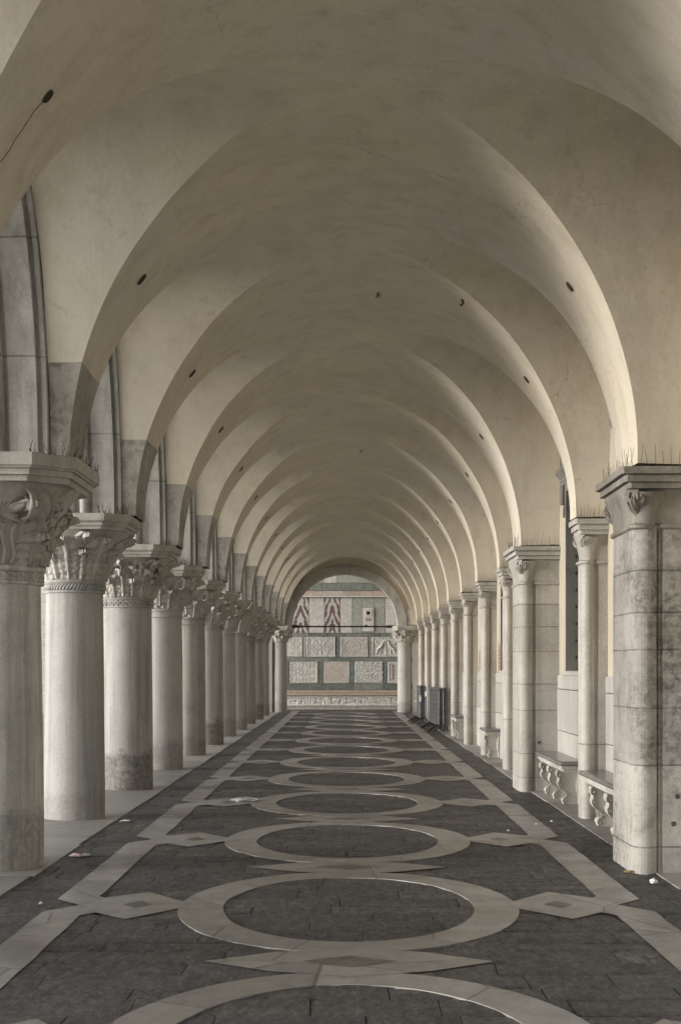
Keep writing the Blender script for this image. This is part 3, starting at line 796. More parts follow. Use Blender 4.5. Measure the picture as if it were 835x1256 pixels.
# ------------------------------------------------------------------ palace wall with windows
wall = empty('palace_wall', (XR, 30, 0)); tag(wall, 'right hand palace wall of pale plaster over a stone dado with tall dark windows', 'wall')
def wput(mb, name, m, par=wall):
    o = mb.build(name, m, par)
    o.matrix_parent_inverse = Matrix.Translation(-Vector((XR, 30, 0)))
    return o
WB, WT, WH = 1.62, 4.02, .72      # window bottom, top, half width
mb = MB(); dd = MB()
ya = 3.
segs = []
for k in range(K0, K1):
    ym = yk(k) + S/2; segs.append((ym-WH, ym+WH))
y = ya
TOP = 6.4
for a, c in segs + [(YEND+.3, YEND+.3)]:
    mb.add([(XR,y,1.56),(XR,a,1.56),(XR,a,TOP),(XR,y,TOP)], [(0,1,2,3)])
    if c > a: mb.add([(XR,a,WT),(XR,c,WT),(XR,c,TOP),(XR,a,TOP)], [(0,1,2,3)]); mb.add([(XR,a,1.56),(XR,c,1.56),(XR,c,WB),(XR,a,WB)], [(0,1,2,3)])
    y = c
mb.add([(XR+.35,ya,-.2),(XR+.35,YEND+.3,-.2),(XR+.35,YEND+.3,TOP),(XR+.35,ya,TOP)], [(0,1,2,3)])
wput(mb, 'plaster_face', M['wall_plaster'])
# dado: separate slabs
rnd = random.Random(5); y = ya
while y < YEND:
    ln = min(rnd.uniform(.9, 1.5), YEND-y)
    for z0, z1 in ((0, .826), (.832, 1.375), (1.381, 1.56)):
        dd.bbox(XR-.022-rnd.uniform(0,.004), XR+.05, y+.002, y+ln-.002, z0, z1, .004)
    y += ln
wput(dd, 'dado', M['dado'])
first_w = None
def make_window():
    """local: y along the wall about the bay centre"""
    f = MB()
    for sg in (-1, 1):
        y0_, y1_ = sg*WH, sg*(WH-.07)
        f.box(XR-.045, XR+.30, min(y0_,y1_), max(y0_,y1_), WB, WT)
        f.box(XR-.03, XR+.02, min(sg*WH, sg*(WH+.10)), max(sg*WH, sg*(WH+.10)), WB+.01, WT)
    f.box(XR-.045, XR+.30, -WH+.07, WH-.07, WT-.10, WT)
    fr = f.build('window', M['window_stone'], None)
    c = MB(); prof = [(.02,0),(-.05,0),(-.06,.03),(-.075,.05),(-.075,.075),(-.12,.12),(-.145,.15),(-.145,.19),(.02,.19)]
    hl = WH+.24
    rows = [[(XR+dx, sgn*(hl+(-.145-dx if dx < 0 else -.1)*-.0), WT+dz) for dx, dz in prof] for sgn in (-1, 1)]
    c.grid(rows, False)
    for sgn in (-1, 1): c.add([(XR+dx, sgn*hl, WT+dz) for dx, dz in prof], [list(range(len(prof))) if sgn > 0 else list(range(len(prof)))[::-1]])
    # small carved brackets under the cornice ends
    for sgn in (-1, 1):
        c.bbox(XR-.09, XR+.0, sgn*(WH+.10)-.06, sgn*(WH+.10)+.06, WT-.26, WT-.003, .02); c.bbox(XR-.06, XR+.0, sgn*(WH+.10)-.05, sgn*(WH+.10)+.05, WT-.42, WT-.27, .02)
    sp = random.Random(3); spikes(c, [(XR-.12+sp.uniform(0,.08), -hl+2*hl*i/36, WT+.18) for i in range(37)], .08, .16, sp, .003, .02)
    c.build('cornice', M['window_stone'], fr)
    s = MB(); s.bbox(XR-.06, XR+.3, -WH-.12, WH+.12, WB-.06, WB-.002, .012); s.build('sill', M['dado'], fr)
    gl = MB(); gl.box(XR+.27, XR+.29, -WH+.072, WH-.072, WB+.003, WT-.103); gl.build('pane', M['glass'], fr)
    g_ = MB()
    for i in range(7):
        yb = -WH+.07 + (2*WH-.14)*(i+.5)/7
        g_.tube([(XR+.10, yb, WB), (XR+.10, yb, WT-.1)], .017, 6)
        for q in range(11):
            zq = WB + .14 + q*.215
            g_.tube([(XR+.10+.035*math.cos(w), yb+.035*math.sin(w), zq+w*.012) for w in [0,1.2,2.4,3.6,4.8,6.0]], .014, 5)
    for q in range(7): g_.tube([(XR+.115, -WH+.07, WB+.2+q*.33), (XR+.115, WH-.07, WB+.2+q*.33)], .012, 6)
    g_.build('iron_grille', M['iron'], fr)
    return fr
win = make_window()
for k in range(K0, K1):
    o = win if k == K0 else copy_tree(win)
    o.parent = wall; o.matrix_parent_inverse = Matrix.Translation(-Vector((XR, 30, 0))); o.location = (0, yk(k)+S/2, 0)
# unseen palace storeys and side blocks, put in to keep light out
up = MB(); up.box(XO+.002, 14, 4.4, YEND+.45, 6.4, 24); up.box(XR+.36, 14, 4.4, YEND+.45, -.16, 6.398); up.box(6.5, 14, YEND+.45, YW+12, -.16, 20)
wput(up, 'unseen_palace_block', M['block_stone'])

# ------------------------------------------------------------------ stone benches
def make_bench(y0, y1, legs, near_round=True):
    root = empty('stone_bench', (XR-.15, (y0+y1)/2, 0))
    def put(mb, n, m):
        o = mb.build(n, m, root); o.matrix_parent_inverse = Matrix.Translation(-root.location); return o
    # seat: bullnose slab
    xf = 2.54; ed = []
    for i in range(9):
        a = -PI/2 + PI*i/8; ed.append((.028*math.cos(a), .515 + .028*math.sin(a)))
    rows = []; r = .05
    path = [(XR-.03, y1, 0)] if False else []
    path = [((XR-.03), y0, (0,-1))] + [(xf+r-r*math.sin(a), y0+r-r*math.cos(a), (-math.sin(a), -math.cos(a))) for a in [PI/2*i/6 for i in range(7)]] + [(xf, y1, (-1,0))]
    for x, y, nn in path: rows.append([(x+nn[0]*(e-.028), y+nn[1]*(e-.028), z) for e, z in ed])
    mb = MB(); mb.grid(rows, True, flip=True)
    top = [(r_[-1][0], r_[-1][1]) for r_ in rows] + [(XR-.03, y1)]
    n = len(top); mb.add([(x,y,.543) for x,y in top], [list(range(n))[::-1]]); mb.add([(x,y,.487) for x,y in top], [list(range(n))])
    put(mb, 'seat', M['seat'])
    # moulded bed under the seat
    ap = MB(); ap.bbox(2.575, XR-.03, y0+.05, y1, .445, .486, .008); ap.bbox(2.60, XR-.03, y0+.08, y1, .415, .444, .008); put(ap, 'apron', M['bench_leg'])
    S_ = [(2.575,.414),(2.562,.38),(2.567,.345),(2.592,.325),(2.588,.295),(2.575,.265),(2.582,.225),(2.612,.19),(2.655,.165),(2.682,.135),(2.684,.105),(2.66,.085),(2.64,.07),(2.632,.045),(2.645,.02),(2.648,0.),
          (2.83,0.),(2.835,.10),(2.81,.16),(2.80,.24),(2.815,.30),(2.835,.36),(2.838,.414)]
    for ly in legs:
        lg = MB(); w = .085; n = len(S_)
        a = [(x, ly-w, z) for x, z in S_]; b2 = [(x, ly+w, z) for x, z in S_]
        cx_ = 2.73; ai = [(cx_+(x-cx_)*.80, ly-w+.018, .20+(z-.20)*.93) for x, z in S_]; bi = [(cx_+(x-cx_)*.80, ly+w-.018, .20+(z-.20)*.93) for x, z in S_]
        lg.grid([b2, a], False, True); lg.grid([a, ai], False, True); lg.grid([bi, b2], False, True)
        for pts, fl_ in ((ai, False), (bi, True)):
            bm = bmesh.new(); f = bm.faces.new([bm.verts.new(p) for p in pts]); bmesh.ops.triangulate(bm, faces=[f]); lg.bm(bm)
        # scroll knobs at shoulder and foot
        for (x, z, rr) in ((2.605,.36,.028),(2.603,.25,.022),(2.668,.04,.026),(2.70,.12,.02)): lg.ball((x, ly-.0, z), rr, w*1.05, rr, 8)
        lg.wobble(.006, 14); put(lg, 'bracket_leg', M['bench_leg'])
    return root
bl = [(13.25, 16.44, [13.9, 14.9, 15.85], 'stone wall bench starting behind the nearest wide pier, on scrolled brackets'),
      (17.95, 20.17, [18.35, 19.15, 19.9], 'stone wall bench ending against the second wide pier, its rounded corner in view'),
      (27.65, 28.52, [27.9], 'short stone bench beyond the second wide pier, crossing a pilaster foot'),
      (35.2, 36.62, [35.5, 36.3], 'stone bench nearest the barrier stacks'),
      (54.2, 56.0, [54.6, 55.6], 'farthest stone bench, beside the right column of the end arch')]
for y0, y1, lg, lab in bl: tag(make_bench(y0, y1, lg), lab, 'bench', 'stone benches along the right wall')

# ------------------------------------------------------------------ crowd barriers
def make_barrier():
    """panel in the local yz plane, 2.3 m long, feet across it"""
    root = empty('crowd_barrier')
    L, H, r = 2.3, 1.12, .019; f = MB(); c = .12
    pts = [(0,0,.20)] + [(0, c-c*math.cos(a), H-c+c*math.sin(a)) for a in [PI/2*i/5 for i in range(6)]] + [(0, L-c+c*math.sin(a), H-c+c*math.cos(a)) for a in [PI/2*i/5 for i in range(6)]] + [(0,L,.20),(0,0,.20)]
    f.tube(pts, r, 8); f.build('frame', M['steel'], root)
    m_ = MB()
    for i in range(24): m_.tube([(0, .07+(L-.14)*i/23, .20), (0, .07+(L-.14)*i/23, H-.02)], .008, 5)
    for i in range(7): m_.tube([(0, .01, .28+i*.12), (0, L-.01, .28+i*.12)], .006, 5)
    m_.build('mesh_infill', M['mesh'], root)
    for yy in (.22, L-.22):
        ft = MB(); ft.tube([(-.30, yy-.06, .012), (-.20, yy-.04, .10), (0, yy, .20), (.07, yy+.015, .10), (.10, yy+.02, .012)], .016, 7)
        ft.tube([(0, yy, .06), (0, yy, .21)], .016, 7); ft.build('foot', M['steel'], root)
    for z_ in (.85, .42): hk = MB(); hk.tube([(0,-.02,z_),(0,-.07,z_),(0,-.07,z_-.05)], .009, 6); hk.build('hook', M['steel'], root)
    return root
bar = make_barrier(); fb = True
nth = ['outermost', 'second', 'third', 'fourth', 'fifth']
for st_, (x0, y0, n, dx, nm) in enumerate([(2.44, 39.2, 5, .040, 'nearer'), (2.21, 44.5, 4, .058, 'farther')]):
    for i in range(n):
        o = bar if fb else copy_tree(bar); fb = False
        o.location = (x0 + dx*i, y0 + .05*((i*7) % 3) - .03*i, 0); o.rotation_euler = (0, R((-1)**i*.6), R((2.7 if st_ == 0 else -.5) - .12*i))
        lab = ('%s grey mesh crowd barrier of the %s stack, facing the walkway' if i == 0 else '%s grey crowd barrier from the walkway in the %s stack') % (nth[i], nm)
        tag(o, lab, 'crowd barrier', 'crowd barriers stacked by the right wall')
        if st_ == 1 and i == 1:
            q = MB(); q.bbox(-.045,.045, -.034,-.026, .62,.76, .003); q.build('blue_sticker', M['blue_tag'], o)
        if st_ == 1 and i == 0:
            q = MB(); q.bbox(-.03,.03, -.034,-.026, .68,.86, .003); q.build('white_tag', M['white_tag'], o)
        if st_ == 1 and i == 3:
            q = MB(); q.bbox(-.03,.03, -.034,-.026, .82,.98, .003); q.build('white_tag', M['white_tag'], o)

# ------------------------------------------------------------------ end arch
ea = empty('end_arch', (-.03, YEND, 3.25)); tag(ea, 'round grey stone arch closing the far end of the arcade', 'arch')
def eput(mb, n, m):
    o = mb.build(n, m, ea); o.matrix_parent_inverse = Matrix.Translation(-ea.location); return o
mb = MB(); n = 13; ri, ro, zc, xc, sc_ = 1.97, 2.33, 3.25, -.01, .985
yA, yB = YEND-.20, YEND+.20
for i in range(n):
    a0, a1 = PI*i/n + .0022, PI*(i+1)/n - .0022; seg = 5; sect = [(ri, yA+.03), (ri+.03, yA), (ro, yA), (ro, yB), (ri, yB)]
    rows = [[(xc + r_*math.cos(a0+(a1-a0)*j/seg), y_, zc + r_*sc_*math.sin(a0+(a1-a0)*j/seg)) for r_, y_ in sect] for j in range(seg+1)]
    mb.grid(rows, False, True)
    for rr in (rows[0], rows[-1]): mb.add(rr, [list(range(5))])
eput(mb, 'voussoir_ring', M['ring'])
# spandrel between the ring and the last vault
mb = MB(); ns = 40
inner = [(xc + (ro-.04)*math.cos(PI*i/ns), zc + (ro-.04)*sc_*math.sin(PI*i/ns)) for i in range(ns+1)]
outer = [(CX + 3.3*math.cos(PI*i/ns), 3.25 + 3.3*math.sin(PI*i/ns)) for i in range(ns+1)]
for yy, fl_ in ((YEND-.12, False), (YEND+.12, True)):
    mb.grid([[(x, yy, z) for x, z in inner], [(x, yy, z) for x, z in outer]], False, flip=fl_)
eput(mb, 'spandrel', M['plaster'])
for sx0, sx1 in ((1.98, XR), (XO, -2.0)):
    mb = MB(); mb.bbox(sx0+.02, sx1-.02, YEND-.17, YEND+.17, 3.26, 3.86, .01); eput(mb, 'impost_block', M['ring'])
ec = make_column(2, .265, .47, M['shaft_a'], M['carved_dark'], 0, 2.66, 3.25); ec.location = (2.25, YEND, 0)
tag(ec, 'right column of the end arch with a dark carved capital', 'column', 'columns carrying the end arch')
e2 = copy_tree(ec); e2.location = (-2.46, YEND, 0); tag(e2, 'left column of the end arch, last of the left row', 'column', 'columns carrying the end arch')
# corner mass behind the two end columns
mb = MB(); mb.bbox(2.55, XR+.3, YEND-.2, YEND+.2, 0, 3.24, .01); eput(mb, 'corner_post', M['pilaster'])
mb = MB(); mb.bbox(XO+.1, -2.72, YEND-.25, YEND+.25, 0, 3.24, .01); eput(mb, 'corner_post', M['shaft_a'])
tr = MB(); tr.tube([(-2.2, YEND+.05, 3.235), (2.6, YEND+.05, 3.235)], .030, 8); tr.tube([(-1.98, YEND+.05, 3.235), (-1.72, YEND+.05, 3.235)], .05, 8); tr.tube([(1.55, YEND+.05, 3.235), (1.85, YEND+.05, 3.235)], .05, 8); tr.ball((.8, YEND+.05, 3.26), .05)
tag(tr.build('tie_rod', M['iron']), 'thin black iron rod spanning the end arch at its springing', 'tie rod')

# ------------------------------------------------------------------ far marble wall
def marble(name, c1, c2, scale=3., vein=None, dist=1.5, rough=.5, bump=.1):
    t = NT(name); p = t.pos
    f = t.ramp(t.noise(p, scale, 9, .68, dist), [(.34, 0.), (.66, 1.)])
    c = t.mix(f, c1, c2)
    if vein: c = t.mix(t.math('MULTIPLY', t.ramp(t.noise(p, scale*2.3, 8, .75, dist*1.5), [(.55, 0.), (.66, 1.)]), .8), c, vein)
    c = t.mix(1., c, t.ramp(t.noise(p, 9, 6, .8), [(.28, .62), (.72, 1.25)]), 'MULTIPLY')
    return t.fin(c, rough, t.bump(t.noise(p, 20, 5), bump, .01), .35)
MM = dict(
 green=marble('green marble', (.16,.185,.165), (.33,.35,.315), 7, (.42,.44,.40)),
 dgreen=marble('dark green marble', (.11,.13,.12), (.24,.265,.24), 7, (.32,.35,.32)),
 bgreen=marble('blue green marble', (.115,.15,.155), (.26,.30,.30), 5, (.42,.45,.43)),
 lgreen=marble('pale green marble', (.34,.37,.325), (.55,.565,.52), 7, (.17,.20,.17)),
 grey=marble('grey marble', (.60,.60,.575), (.74,.735,.70), 5, (.38,.385,.36)),
 warm=marble('warm grey marble', (.62,.60,.56), (.72,.70,.66), 4, (.42,.39,.35), bump=.3),
 pinkish=marble('pale pink marble', (.56,.50,.45), (.62,.58,.53), 3, (.48,.40,.35)),
 white=marble('white marble', (.70,.69,.655), (.78,.77,.74), 3, (.48,.47,.44)),
 pink=marble('pink marble', (.55,.42,.35), (.60,.52,.45), 4, (.66,.61,.54)),
 salmon=marble('salmon marble', (.50,.39,.31), (.56,.48,.41), 4, (.38,.29,.23)),
 purple=marble('purple disc stone', (.42,.27,.26), (.50,.36,.33), 8),
 black=marble('porthole shade', (.02,.03,.03), (.03,.04,.04), 8),
 base=marble('worn base stone', (.34,.335,.31), (.46,.45,.42), 4, (.16,.155,.145), bump=.4))
def zebra(name, xc, seed):
    t = NT(name); s = t.sep(t.pos)
    u = t.math('ABSOLUTE', t.math('SUBTRACT', s[0], xc))
    zz = t.math('SUBTRACT', s[2], 3.0)
    ph = t.math('ADD', t.math('MULTIPLY', u, 30.), t.math('MULTIPLY', zz, 9.5))
    ph = t.math('ADD', ph, t.math('MULTIPLY', t.math('SUBTRACT', t.noise(t.comb(t.math('MULTIPLY', u, 3.), seed, t.math('MULTIPLY', s[2], 2.4)), 1.6, 5, .6), .5), 9.))
    f = t.ramp(t.math('MULTIPLY_ADD', t.math('SINE', ph), .5, .5), [(.38, 0.), (.56, 1.)])
    c = t.mix(f, (.19,.125,.13), (.60,.585,.56))
    c = t.mix(1., c, t.ramp(t.noise(t.pos, 18, 5, .7), [(.3, .82), (.7, 1.1)]), 'MULTIPLY')
    return t.fin(c, .45, None, .35)
fw = empty('marble_wall', (0, YW, 0)); tag(fw, 'church wall clad in green, grey and zebra striped marble panels beyond the end arch', 'wall')
FPX = 1850/YW
def PX(px): return (px-423)/FPX
def PZ(py): return (820-py)/FPX + 1.65
def fput(mb, n, m):
    o = mb.build(n, m, fw); o.matrix_parent_inverse = Matrix.Translation((0,-YW,0)); return o
core = MB(); core.box(-14, 14, YW+.06, YW+12, -.16, 16); fput(core, 'core', MM['grey'])
def panel(x0, x1, ytop, ybot, m, name='marble_panel', depth=.03, gap=.012):
    mb = MB(); mb.bbox(PX(x0)+gap*.5, PX(x1)-gap*.5, YW-depth, YW+.07, PZ(ybot)+gap*.5, PZ(ytop)-gap*.5, .006); return fput(mb, name, MM[m] if isinstance(m, str) else m)
def slabs(edges, yt, yb, mats, name='marble_slab', depth=.02, seed=0):
    rnd = random.Random(seed)
    for a, c in zip(edges, edges[1:]): panel(a, c, yt, yb, mats[rnd.randrange(len(mats))] if len(mats) > 1 else mats[0], name, depth + rnd.uniform(0,.006))
def relief(x0, x1, yt, yb, kind, m):
    """carved panel: raised border and ridges"""
    ax, bx, az, bz = PX(x0), PX(x1), PZ(yb), PZ(yt); mb = MB(); y = YW-.03; cx, cz = (ax+bx)/2, (az+bz)/2; w, h = (bx-ax), (bz-az)
    mb.bbox(ax+.01, bx-.01, y, YW+.07, az+.01, bz-.01, .008)
    def frame(f, d, t_):
        x_0, x_1, z_0, z_1 = cx-w*f/2, cx+w*f/2, cz-h*f/2 , cz+h*f/2
        d *= .5; mb.bbox(x_0, x_1, y-d, y+.01, z_1-t_, z_1, .006); mb.bbox(x_0, x_1, y-d, y+.01, z_0, z_0+t_, .01)
        mb.bbox(x_0, x_0+t_, y-d, y+.01, z_0+t_, z_1-t_, .01); mb.bbox(x_1-t_, x_1, y-d, y+.01, z_0+t_, z_1-t_, .01)
    def bar(p, q, d=.035, t_=.022): mb.tube([(p[0], y+.002, p[1]), (q[0], y+.002, q[1])], t_, 6)
    def ring_(x, z, r, t_=.02): mb.tube([(x+r*math.cos(2*PI*j/16), y+.002, z+r*math.sin(2*PI*j/16)) for j in range(17)], t_, 6)
    if kind == 'rhombs':
        frame(.97, .05, .06); frame(.80, .035, .03); bar((cx, cz-h*.38), (cx, cz+h*.38))
        for sx in (-1, 1):
            for f in (.36, .22, .10):
                q = cx+sx*w*.20; bar((q-w*f*.5, cz), (q, cz+h*f)); bar((q, cz+h*f), (q+w*f*.5, cz)); bar((q+w*f*.5, cz), (q, cz-h*f)); bar((q, cz-h*f), (q-w*f*.5, cz))
    elif kind == 'diamond':
        frame(.97, .05, .06); frame(.80, .04, .035); frame(.64, .03, .025)
        for f in (.34, .22, .10):
            for sx in (-1, 1):
                for sz in (-1, 1): bar((cx+sx*w*f, cz), (cx, cz+sz*h*f))
        for sx in (-1, 1):
            for sz in (-1, 1): bar((cx+sx*w*.40, cz+sz*h*.12), (cx+sx*w*.12, cz+sz*h*.40))
    elif kind == 'knots':
        for i in range(3):
            for j in range(2):
                x = ax+w*(i+.5)/3; z = az+h*(j+.5)/2
                ring_(x, z, min(w,h)*.19); ring_(x, z, min(w,h)*.09, .02)
                bar((x-w*.16, z-h*.22), (x-w*.08, z-h*.16)); bar((x+w*.16, z+h*.22), (x+w*.08, z+h*.16))
    elif kind == 'peacocks':
        frame(.97, .045, .05)
        for sx in (-1, 1):
            x = cx+sx*w*.18
            mb.tube([(x+sx*w*.16, y, cz-h*.35), (x+sx*w*.10, y-.01, cz-h*.1), (x, y-.02, cz), (x-sx*w*.08, y-.02, cz+h*.18), (x-sx*w*.12, y-.01, cz+h*.30)], [.015,.03,.04,.022,.02], 8)
            bar((x, cz-h*.1), (x-sx*.02, cz-h*.36)); bar((x+sx*w*.1, cz+h*.1), (x+sx*w*.2, cz+h*.32))
        bar((cx, cz-h*.4), (cx, cz+h*.38))
    elif kind == 'lattice':
        frame(.96, .03, .04)
        for i in range(4):
            for j in range(3): ring_(ax+w*(i+.5+.0)/4.0, az+h*(j+.5)/3, .085, .015)
    elif kind == 'niche':
        frame(.97, .06, .09); frame(.76, .05, .05)
        for sz in (-1, 1): mb.ball((cx, y-.0, cz+sz*h*.18), .09, .05, .08, 8)
    elif kind == 'plain':
        bar((cx-w*.22, cz+h*.26), (cx+w*.28, cz-h*.20), .0, .012); frame(.99, .006, .03)
    elif kind == 'beast':
        frame(.98, .05, .07); rnd = random.Random(int(x0*7)); fz = rnd.choice((-1,1))
        mb.tube([(cx-fz*w*.32, y+.0, cz+h*.02), (cx-fz*w*.15, y+.012, cz+h*.06), (cx+fz*w*.1, y+.012, cz-h*.02), (cx+fz*w*.26, y+.005, cz+h*.16), (cx+fz*w*.36, y, cz+h*.08)], [.02,.045,.04,.035,.02], 8)
        for q in range(9):
            x_, z_ = cx+rnd.uniform(-.36,.36)*w, cz+rnd.uniform(-.3,.3)*h; a_ = rnd.uniform(0, PI); l_ = rnd.uniform(.05,.11); bar((x_,z_), (x_+l_*math.cos(a_), z_+l_*math.sin(a_)), 0, rnd.uniform(.015,.028))
        for q in (-.2,-.1,.1,.2): bar((cx+w*q, cz), (cx+w*(q+rnd.uniform(-.06,.06)), cz-h*.32), .02, .02)
        mb.tube([(cx-fz*w*.28, y, cz), (cx-fz*w*.38, y, cz+h*.2), (cx-fz*w*.28, y, cz+h*.3)], .018, 6)
    mb.wobble(.006, 10); fput(mb, 'relief_panel', MM[m])
# bands from bottom to top (pixel rows of the photograph turned into heights)
lo, hi = 230, 640
mb = MB(); mb.box(PX(lo), PX(hi), YW-.50, YW, -.16, PZ(866.2)); mb.wobble(.01, 3); fput(mb, 'base_step', MM['base'])
mb = MB(); mb.bbox(PX(lo), PX(hi), YW-.62, YW-.5, -.16, PZ(869.6), .02); fput(mb, 'base_step', MM['base'])
mb = MB(); mb.bbox(PX(lo), PX(hi), YW-.2, YW+.05, PZ(853), PZ(850), .03); mb.bbox(PX(lo), PX(hi), YW-.14, YW+.05, PZ(849.8), PZ(846.8), .03); fput(mb, 'pink_moulding', MM['salmon'])
ed = [lo+q for q in (0,)] + [275+18.3*i for i in range(18)]
for a, c in zip(ed, ed[1:]): relief(a, c, 853.2, 865.6, 'beast', 'white')
slabs([lo,300,330,368,400,433,469.5,500,540,hi], 838.3, 846.4, ['dgreen','green','dgreen'], seed=3)
r3 = [(300,343,'warm','lattice'),(355.5,390.3,'warm','lattice'),(396.3,428.8,'pinkish','plain'),(434.8,469.5,'grey','knots'),(475,512,'warm','niche')]
for a, c, m_, kd in r3: relief(a, c, 811.3, 838, kd, m_)
for a, c, m_ in [(lo,300,'grey'),(343.3,355.2,'dgreen'),(390.6,396,'dgreen'),(429.1,434.5,'bgreen'),(469.8,474.7,'bgreen'),(512.3,518,'dgreen'),(518.3,hi,'grey')]: panel(a, c, 811.3, 838, m_, 'marble_strip')
slabs([lo,310,345,380,405,436,462,500,hi], 806.2, 811, ['green','dgreen','green'], seed=4)
r2 = [(335,371.6,'warm','lattice'),(375.2,411.6,'grey','rhombs'),(417,451.6,'warm','diamond'),(455.7,490,'grey','peacocks')]
for a, c, m_, kd in r2: relief(a, c, 781, 806, kd, m_)
for a, c, m_ in [(lo,334.7,'grey'),(371.9,374.9,'lgreen'),(411.9,416.7,'bgreen'),(451.9,455.4,'lgreen'),(490.3,hi,'warm')]: panel(a, c, 781, 806, m_, 'marble_strip')
slabs([lo,340,358,379,402,424,441,452,466,489,hi], 776.6, 780.8, ['green','dgreen','grey','green'], seed=8)
rowt = [(lo,340,'grey'),(340.3,358.3,'lgreen'),(378.9,397.7,'warm'),(417.3,432,'grey'),(432.3,443.6,'lgreen'),(459,472,'lgreen'),(472.3,hi,'white')]
for a, c, m_ in rowt: panel(a, c, 733.2, 776.4, m_)
for a, c in ((358.6, 378.6), (398, 417)): panel(a, c, 733.2, 776.4, zebra('zebra marble', PX((a+c)/2), a*.1), 'zebra_panel')
panel(443.6, 459, 733.2, 745, 'lgreen', depth=.028); panel(443.6, 459, 775, 776.4, 'lgreen', depth=.028)
panel(444, 458.6, 745.2, 774.8, 'white', 'pale_panel', .06)
mb = MB(); q = [(PX(451.8)+.13*math.cos(2*PI*j/24), PZ(752)+.13*math.sin(2*PI*j/24)) for j in range(24)]
mb.tube([(x, YW-.062, z) for x, z in q+q[:1]], .02, 6); fput(mb, 'porthole_rim', MM['white'])
mb = MB(); mb.add([(PX(451.8)+.070*math.cos(2*PI*j/20), YW-.064, PZ(752)+.070*math.sin(2*PI*j/20)) for j in range(20)], [list(range(20))]); fput(mb, 'porthole', MM['black'])  # flat disc; the shade inside the opening is its dark colour
panel(448.3, 455.6, 758, 762.2, 'purple', 'porphyry_inset', .066)
mb = MB(); mb.bbox(PX(lo), PX(hi), YW-.16, YW+.05, PZ(732.8), PZ(730.6), .03); fput(mb, 'white_moulding', MM['white'])
slabs([lo,330,368,395,425,441,456,hi], 725, 730.4, ['pink','pink','salmon','pinkish'], 'pink_slab', .06, 6)
slabs([lo,335,352,366,378,395,420,430,446,462,478,hi], 715.4, 724.7, ['dgreen','green','lgreen','green'], seed=5)
slabs([lo,350,380,398,413,440,470,hi], 690, 715.1, ['lgreen','grey','lgreen','grey'], seed=9)
slabs([lo,330,420,510,hi], 600, 689.8, ['grey','lgreen'], seed=2)

# ------------------------------------------------------------------ litter on the floor
def crumple(name, x, y, sx, sy, sz, m, lab, cat, seed):
    bm = bmesh.new(); bmesh.ops.create_icosphere(bm, subdivisions=3, radius=1)
    for v in bm.verts:
        n_ = noise.noise(v.co*1.9 + Vector((seed,0,0)))*.5 + noise.noise(v.co*4.3 + Vector((0,seed,0)))*.3
        v.co = v.co*(1+n_); v.co = Vector((v.co.x*sx, v.co.y*sy, max(.0, v.co.z*sz + sz*.75)))
    mb = MB(); mb.bm(bm); o = mb.build(name, m); o.location = (x, y, .006); tag(o, lab, cat); return o
def gpos(px, py):
    Z = 1.65*1850/(py-820); return ((px-423)*Z/1850, Z)
x, y = gpos(801, 1084.5); crumple('crumpled_paper', x, y, .026, .022, .022, M['white_tag'], 'crumpled white tissue on the floor by the nearest wide pier', 'paper', 1)
def scrap(name, px, py, pts, m, lab, cat, h=.012):
    x, y = gpos(px, py); mb = MB(); n_ = len(pts)
    cen = (0,0,h*1.4)
    mb.add([(a, b_, .003+h*((i*37) % 10)/10) for i, (a, b_) in enumerate(pts)] + [cen], [(i, (i+1) % n_, n_) for i in range(n_)])
    mb.add([(a, b_, .001) for a, b_ in pts], [list(range(n_))[::-1]]); mb.add([(a, b_, .003+h*((i*37) % 10)/10) for i, (a, b_) in enumerate(pts)] + [(a, b_, .001) for a, b_ in pts], [(i, i+n_, (i+1) % n_+n_, (i+1) % n_) for i in range(n_)])
    o = mb.build(name, m); o.location = (x, y, .005); tag(o, lab, cat); return o
scrap('dry_leaf', 771, 1070.5, [(-.05,-.02),(.0,-.03),(.06,.0),(.03,.03),(-.03,.03)], simple('dry leaf', (.33,.25,.13), .8), 'dry yellowish leaf at the foot of the nearest wide pier', 'leaf')
w = scrap('wrapper', 97, 1050, [(-.08,-.06),(.02,-.08),(.10,-.02),(.09,.07),(.0,.08),(-.06,.04)], M['white_tag'], 'white and red paper wrapper beside the thickest column', 'wrapper', .02)
q = MB(); q.bbox(-.045, .05, -.05, -.01, .026, .031, .002); q.build('red_print', M['red_tag'], w)
scrap('paper_scrap', 153, 1007.5, [(-.05,-.05),(.05,-.04),(.06,.04),(-.03,.06)], M['white_tag'], 'white paper scrap on the dark paving beside the rope necked column', 'paper scrap')
scrap('paper_scrap', 50, 1109.5, [(-.012,-.03),(.015,-.02),(.01,.03),(-.01,.03)], M['white_tag'], 'tiny white scrap on the paving nearest the thickest column', 'paper scrap')
cl = NT('clear plastic'); cl.b.inputs['Transmission Weight'].default_value = .55; M['plastic'] = cl.fin((.8,.82,.82), .12, cl.bump(cl.noise(cl.pos, 30, 4), .5, .02), .6)
x, y = gpos(301, 983); crumple('plastic_wrap', x, y, .16, .12, .025, M['plastic'], 'shiny crumpled clear plastic lying on a pale lozenge of the floor', 'plastic', 4)
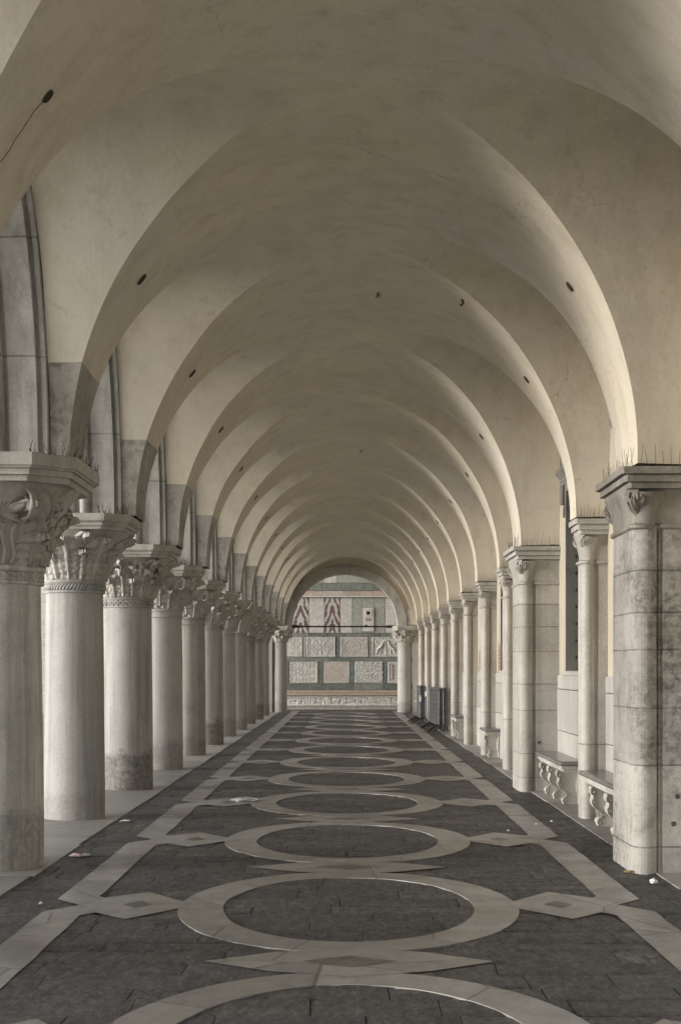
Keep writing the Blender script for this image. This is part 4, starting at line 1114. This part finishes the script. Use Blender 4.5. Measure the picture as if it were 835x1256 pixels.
for (px, py), w_ in zip([(657.5,1012),(676,1008.5),(640,1022)][:2] + [(623,1020)], ['tiny white crumb on dark paving nearest the second bench end', 'tiny white crumb on the paving right below the first bench', 'tiny white crumb on the paving beside the right pale band']):
    x, y = gpos(px, py); crumple('paper_crumb', x, y, .012, .014, .008, M['white_tag'], w_, 'paper crumb', px)

# ------------------------------------------------------------------ camera
cam = bpy.data.cameras.new('camera'); co = bpy.data.objects.new('camera', cam); C.objects.link(co)
co.location = (0, 0, 1.65); co.rotation_euler = (R(90), 0, 0)
cam.sensor_fit = 'VERTICAL'; cam.sensor_height = 24; cam.sensor_width = 24; cam.lens = 24*1850/1256
cam.shift_x = -5.5/1256; cam.shift_y = 192/1256
cam.clip_start = .1; cam.clip_end = 2000
scene.camera = co

# ------------------------------------------------------------------ light
SUN_EL, SUN_AZ = 4.8, 257        # elevation; compass angle from +y towards +x: low veiled sun over the open square on the left
wd = bpy.data.worlds.new('World'); scene.world = wd; wd.use_nodes = True; nt = wd.node_tree
bg = nt.nodes['Background']; sky = nt.nodes.new('ShaderNodeTexSky'); sky.sky_type = 'NISHITA'; sky.sun_disc = False
sky.sun_elevation = R(SUN_EL); sky.sun_rotation = R(SUN_AZ); sky.dust_density = 1.5; sky.air_density = 1.; sky.ozone_density = 1.
hs = nt.nodes.new('ShaderNodeHueSaturation'); hs.inputs['Saturation'].default_value = .24   # veiled, nearly grey sky
nt.links.new(sky.outputs[0], hs.inputs['Color']); nt.links.new(hs.outputs[0], bg.inputs[0]); bg.inputs[1].default_value = .15
sl = bpy.data.lights.new('sun', 'SUN'); sl.energy = .85; sl.angle = R(18); sl.color = (1., .985, .965)
so = bpy.data.objects.new('sun', sl); C.objects.link(so); so.location = (20, 20, 40)
d = Vector((math.sin(R(SUN_AZ))*math.cos(R(SUN_EL)), math.cos(R(SUN_AZ))*math.cos(R(SUN_EL)), math.sin(R(SUN_EL))))
so.rotation_euler = d.to_track_quat('Z', 'Y').to_euler()
vs = scene.view_settings; vs.view_transform = 'Standard'; vs.look = 'None'; vs.exposure = 1.62; vs.gamma = 1; vs.use_curve_mapping = False
scene.render.engine = 'CYCLES'
cy = scene.cycles; cy.max_bounces = 10; cy.diffuse_bounces = 7; cy.glossy_bounces = 4; cy.use_denoising = True; cy.sample_clamp_indirect = 8
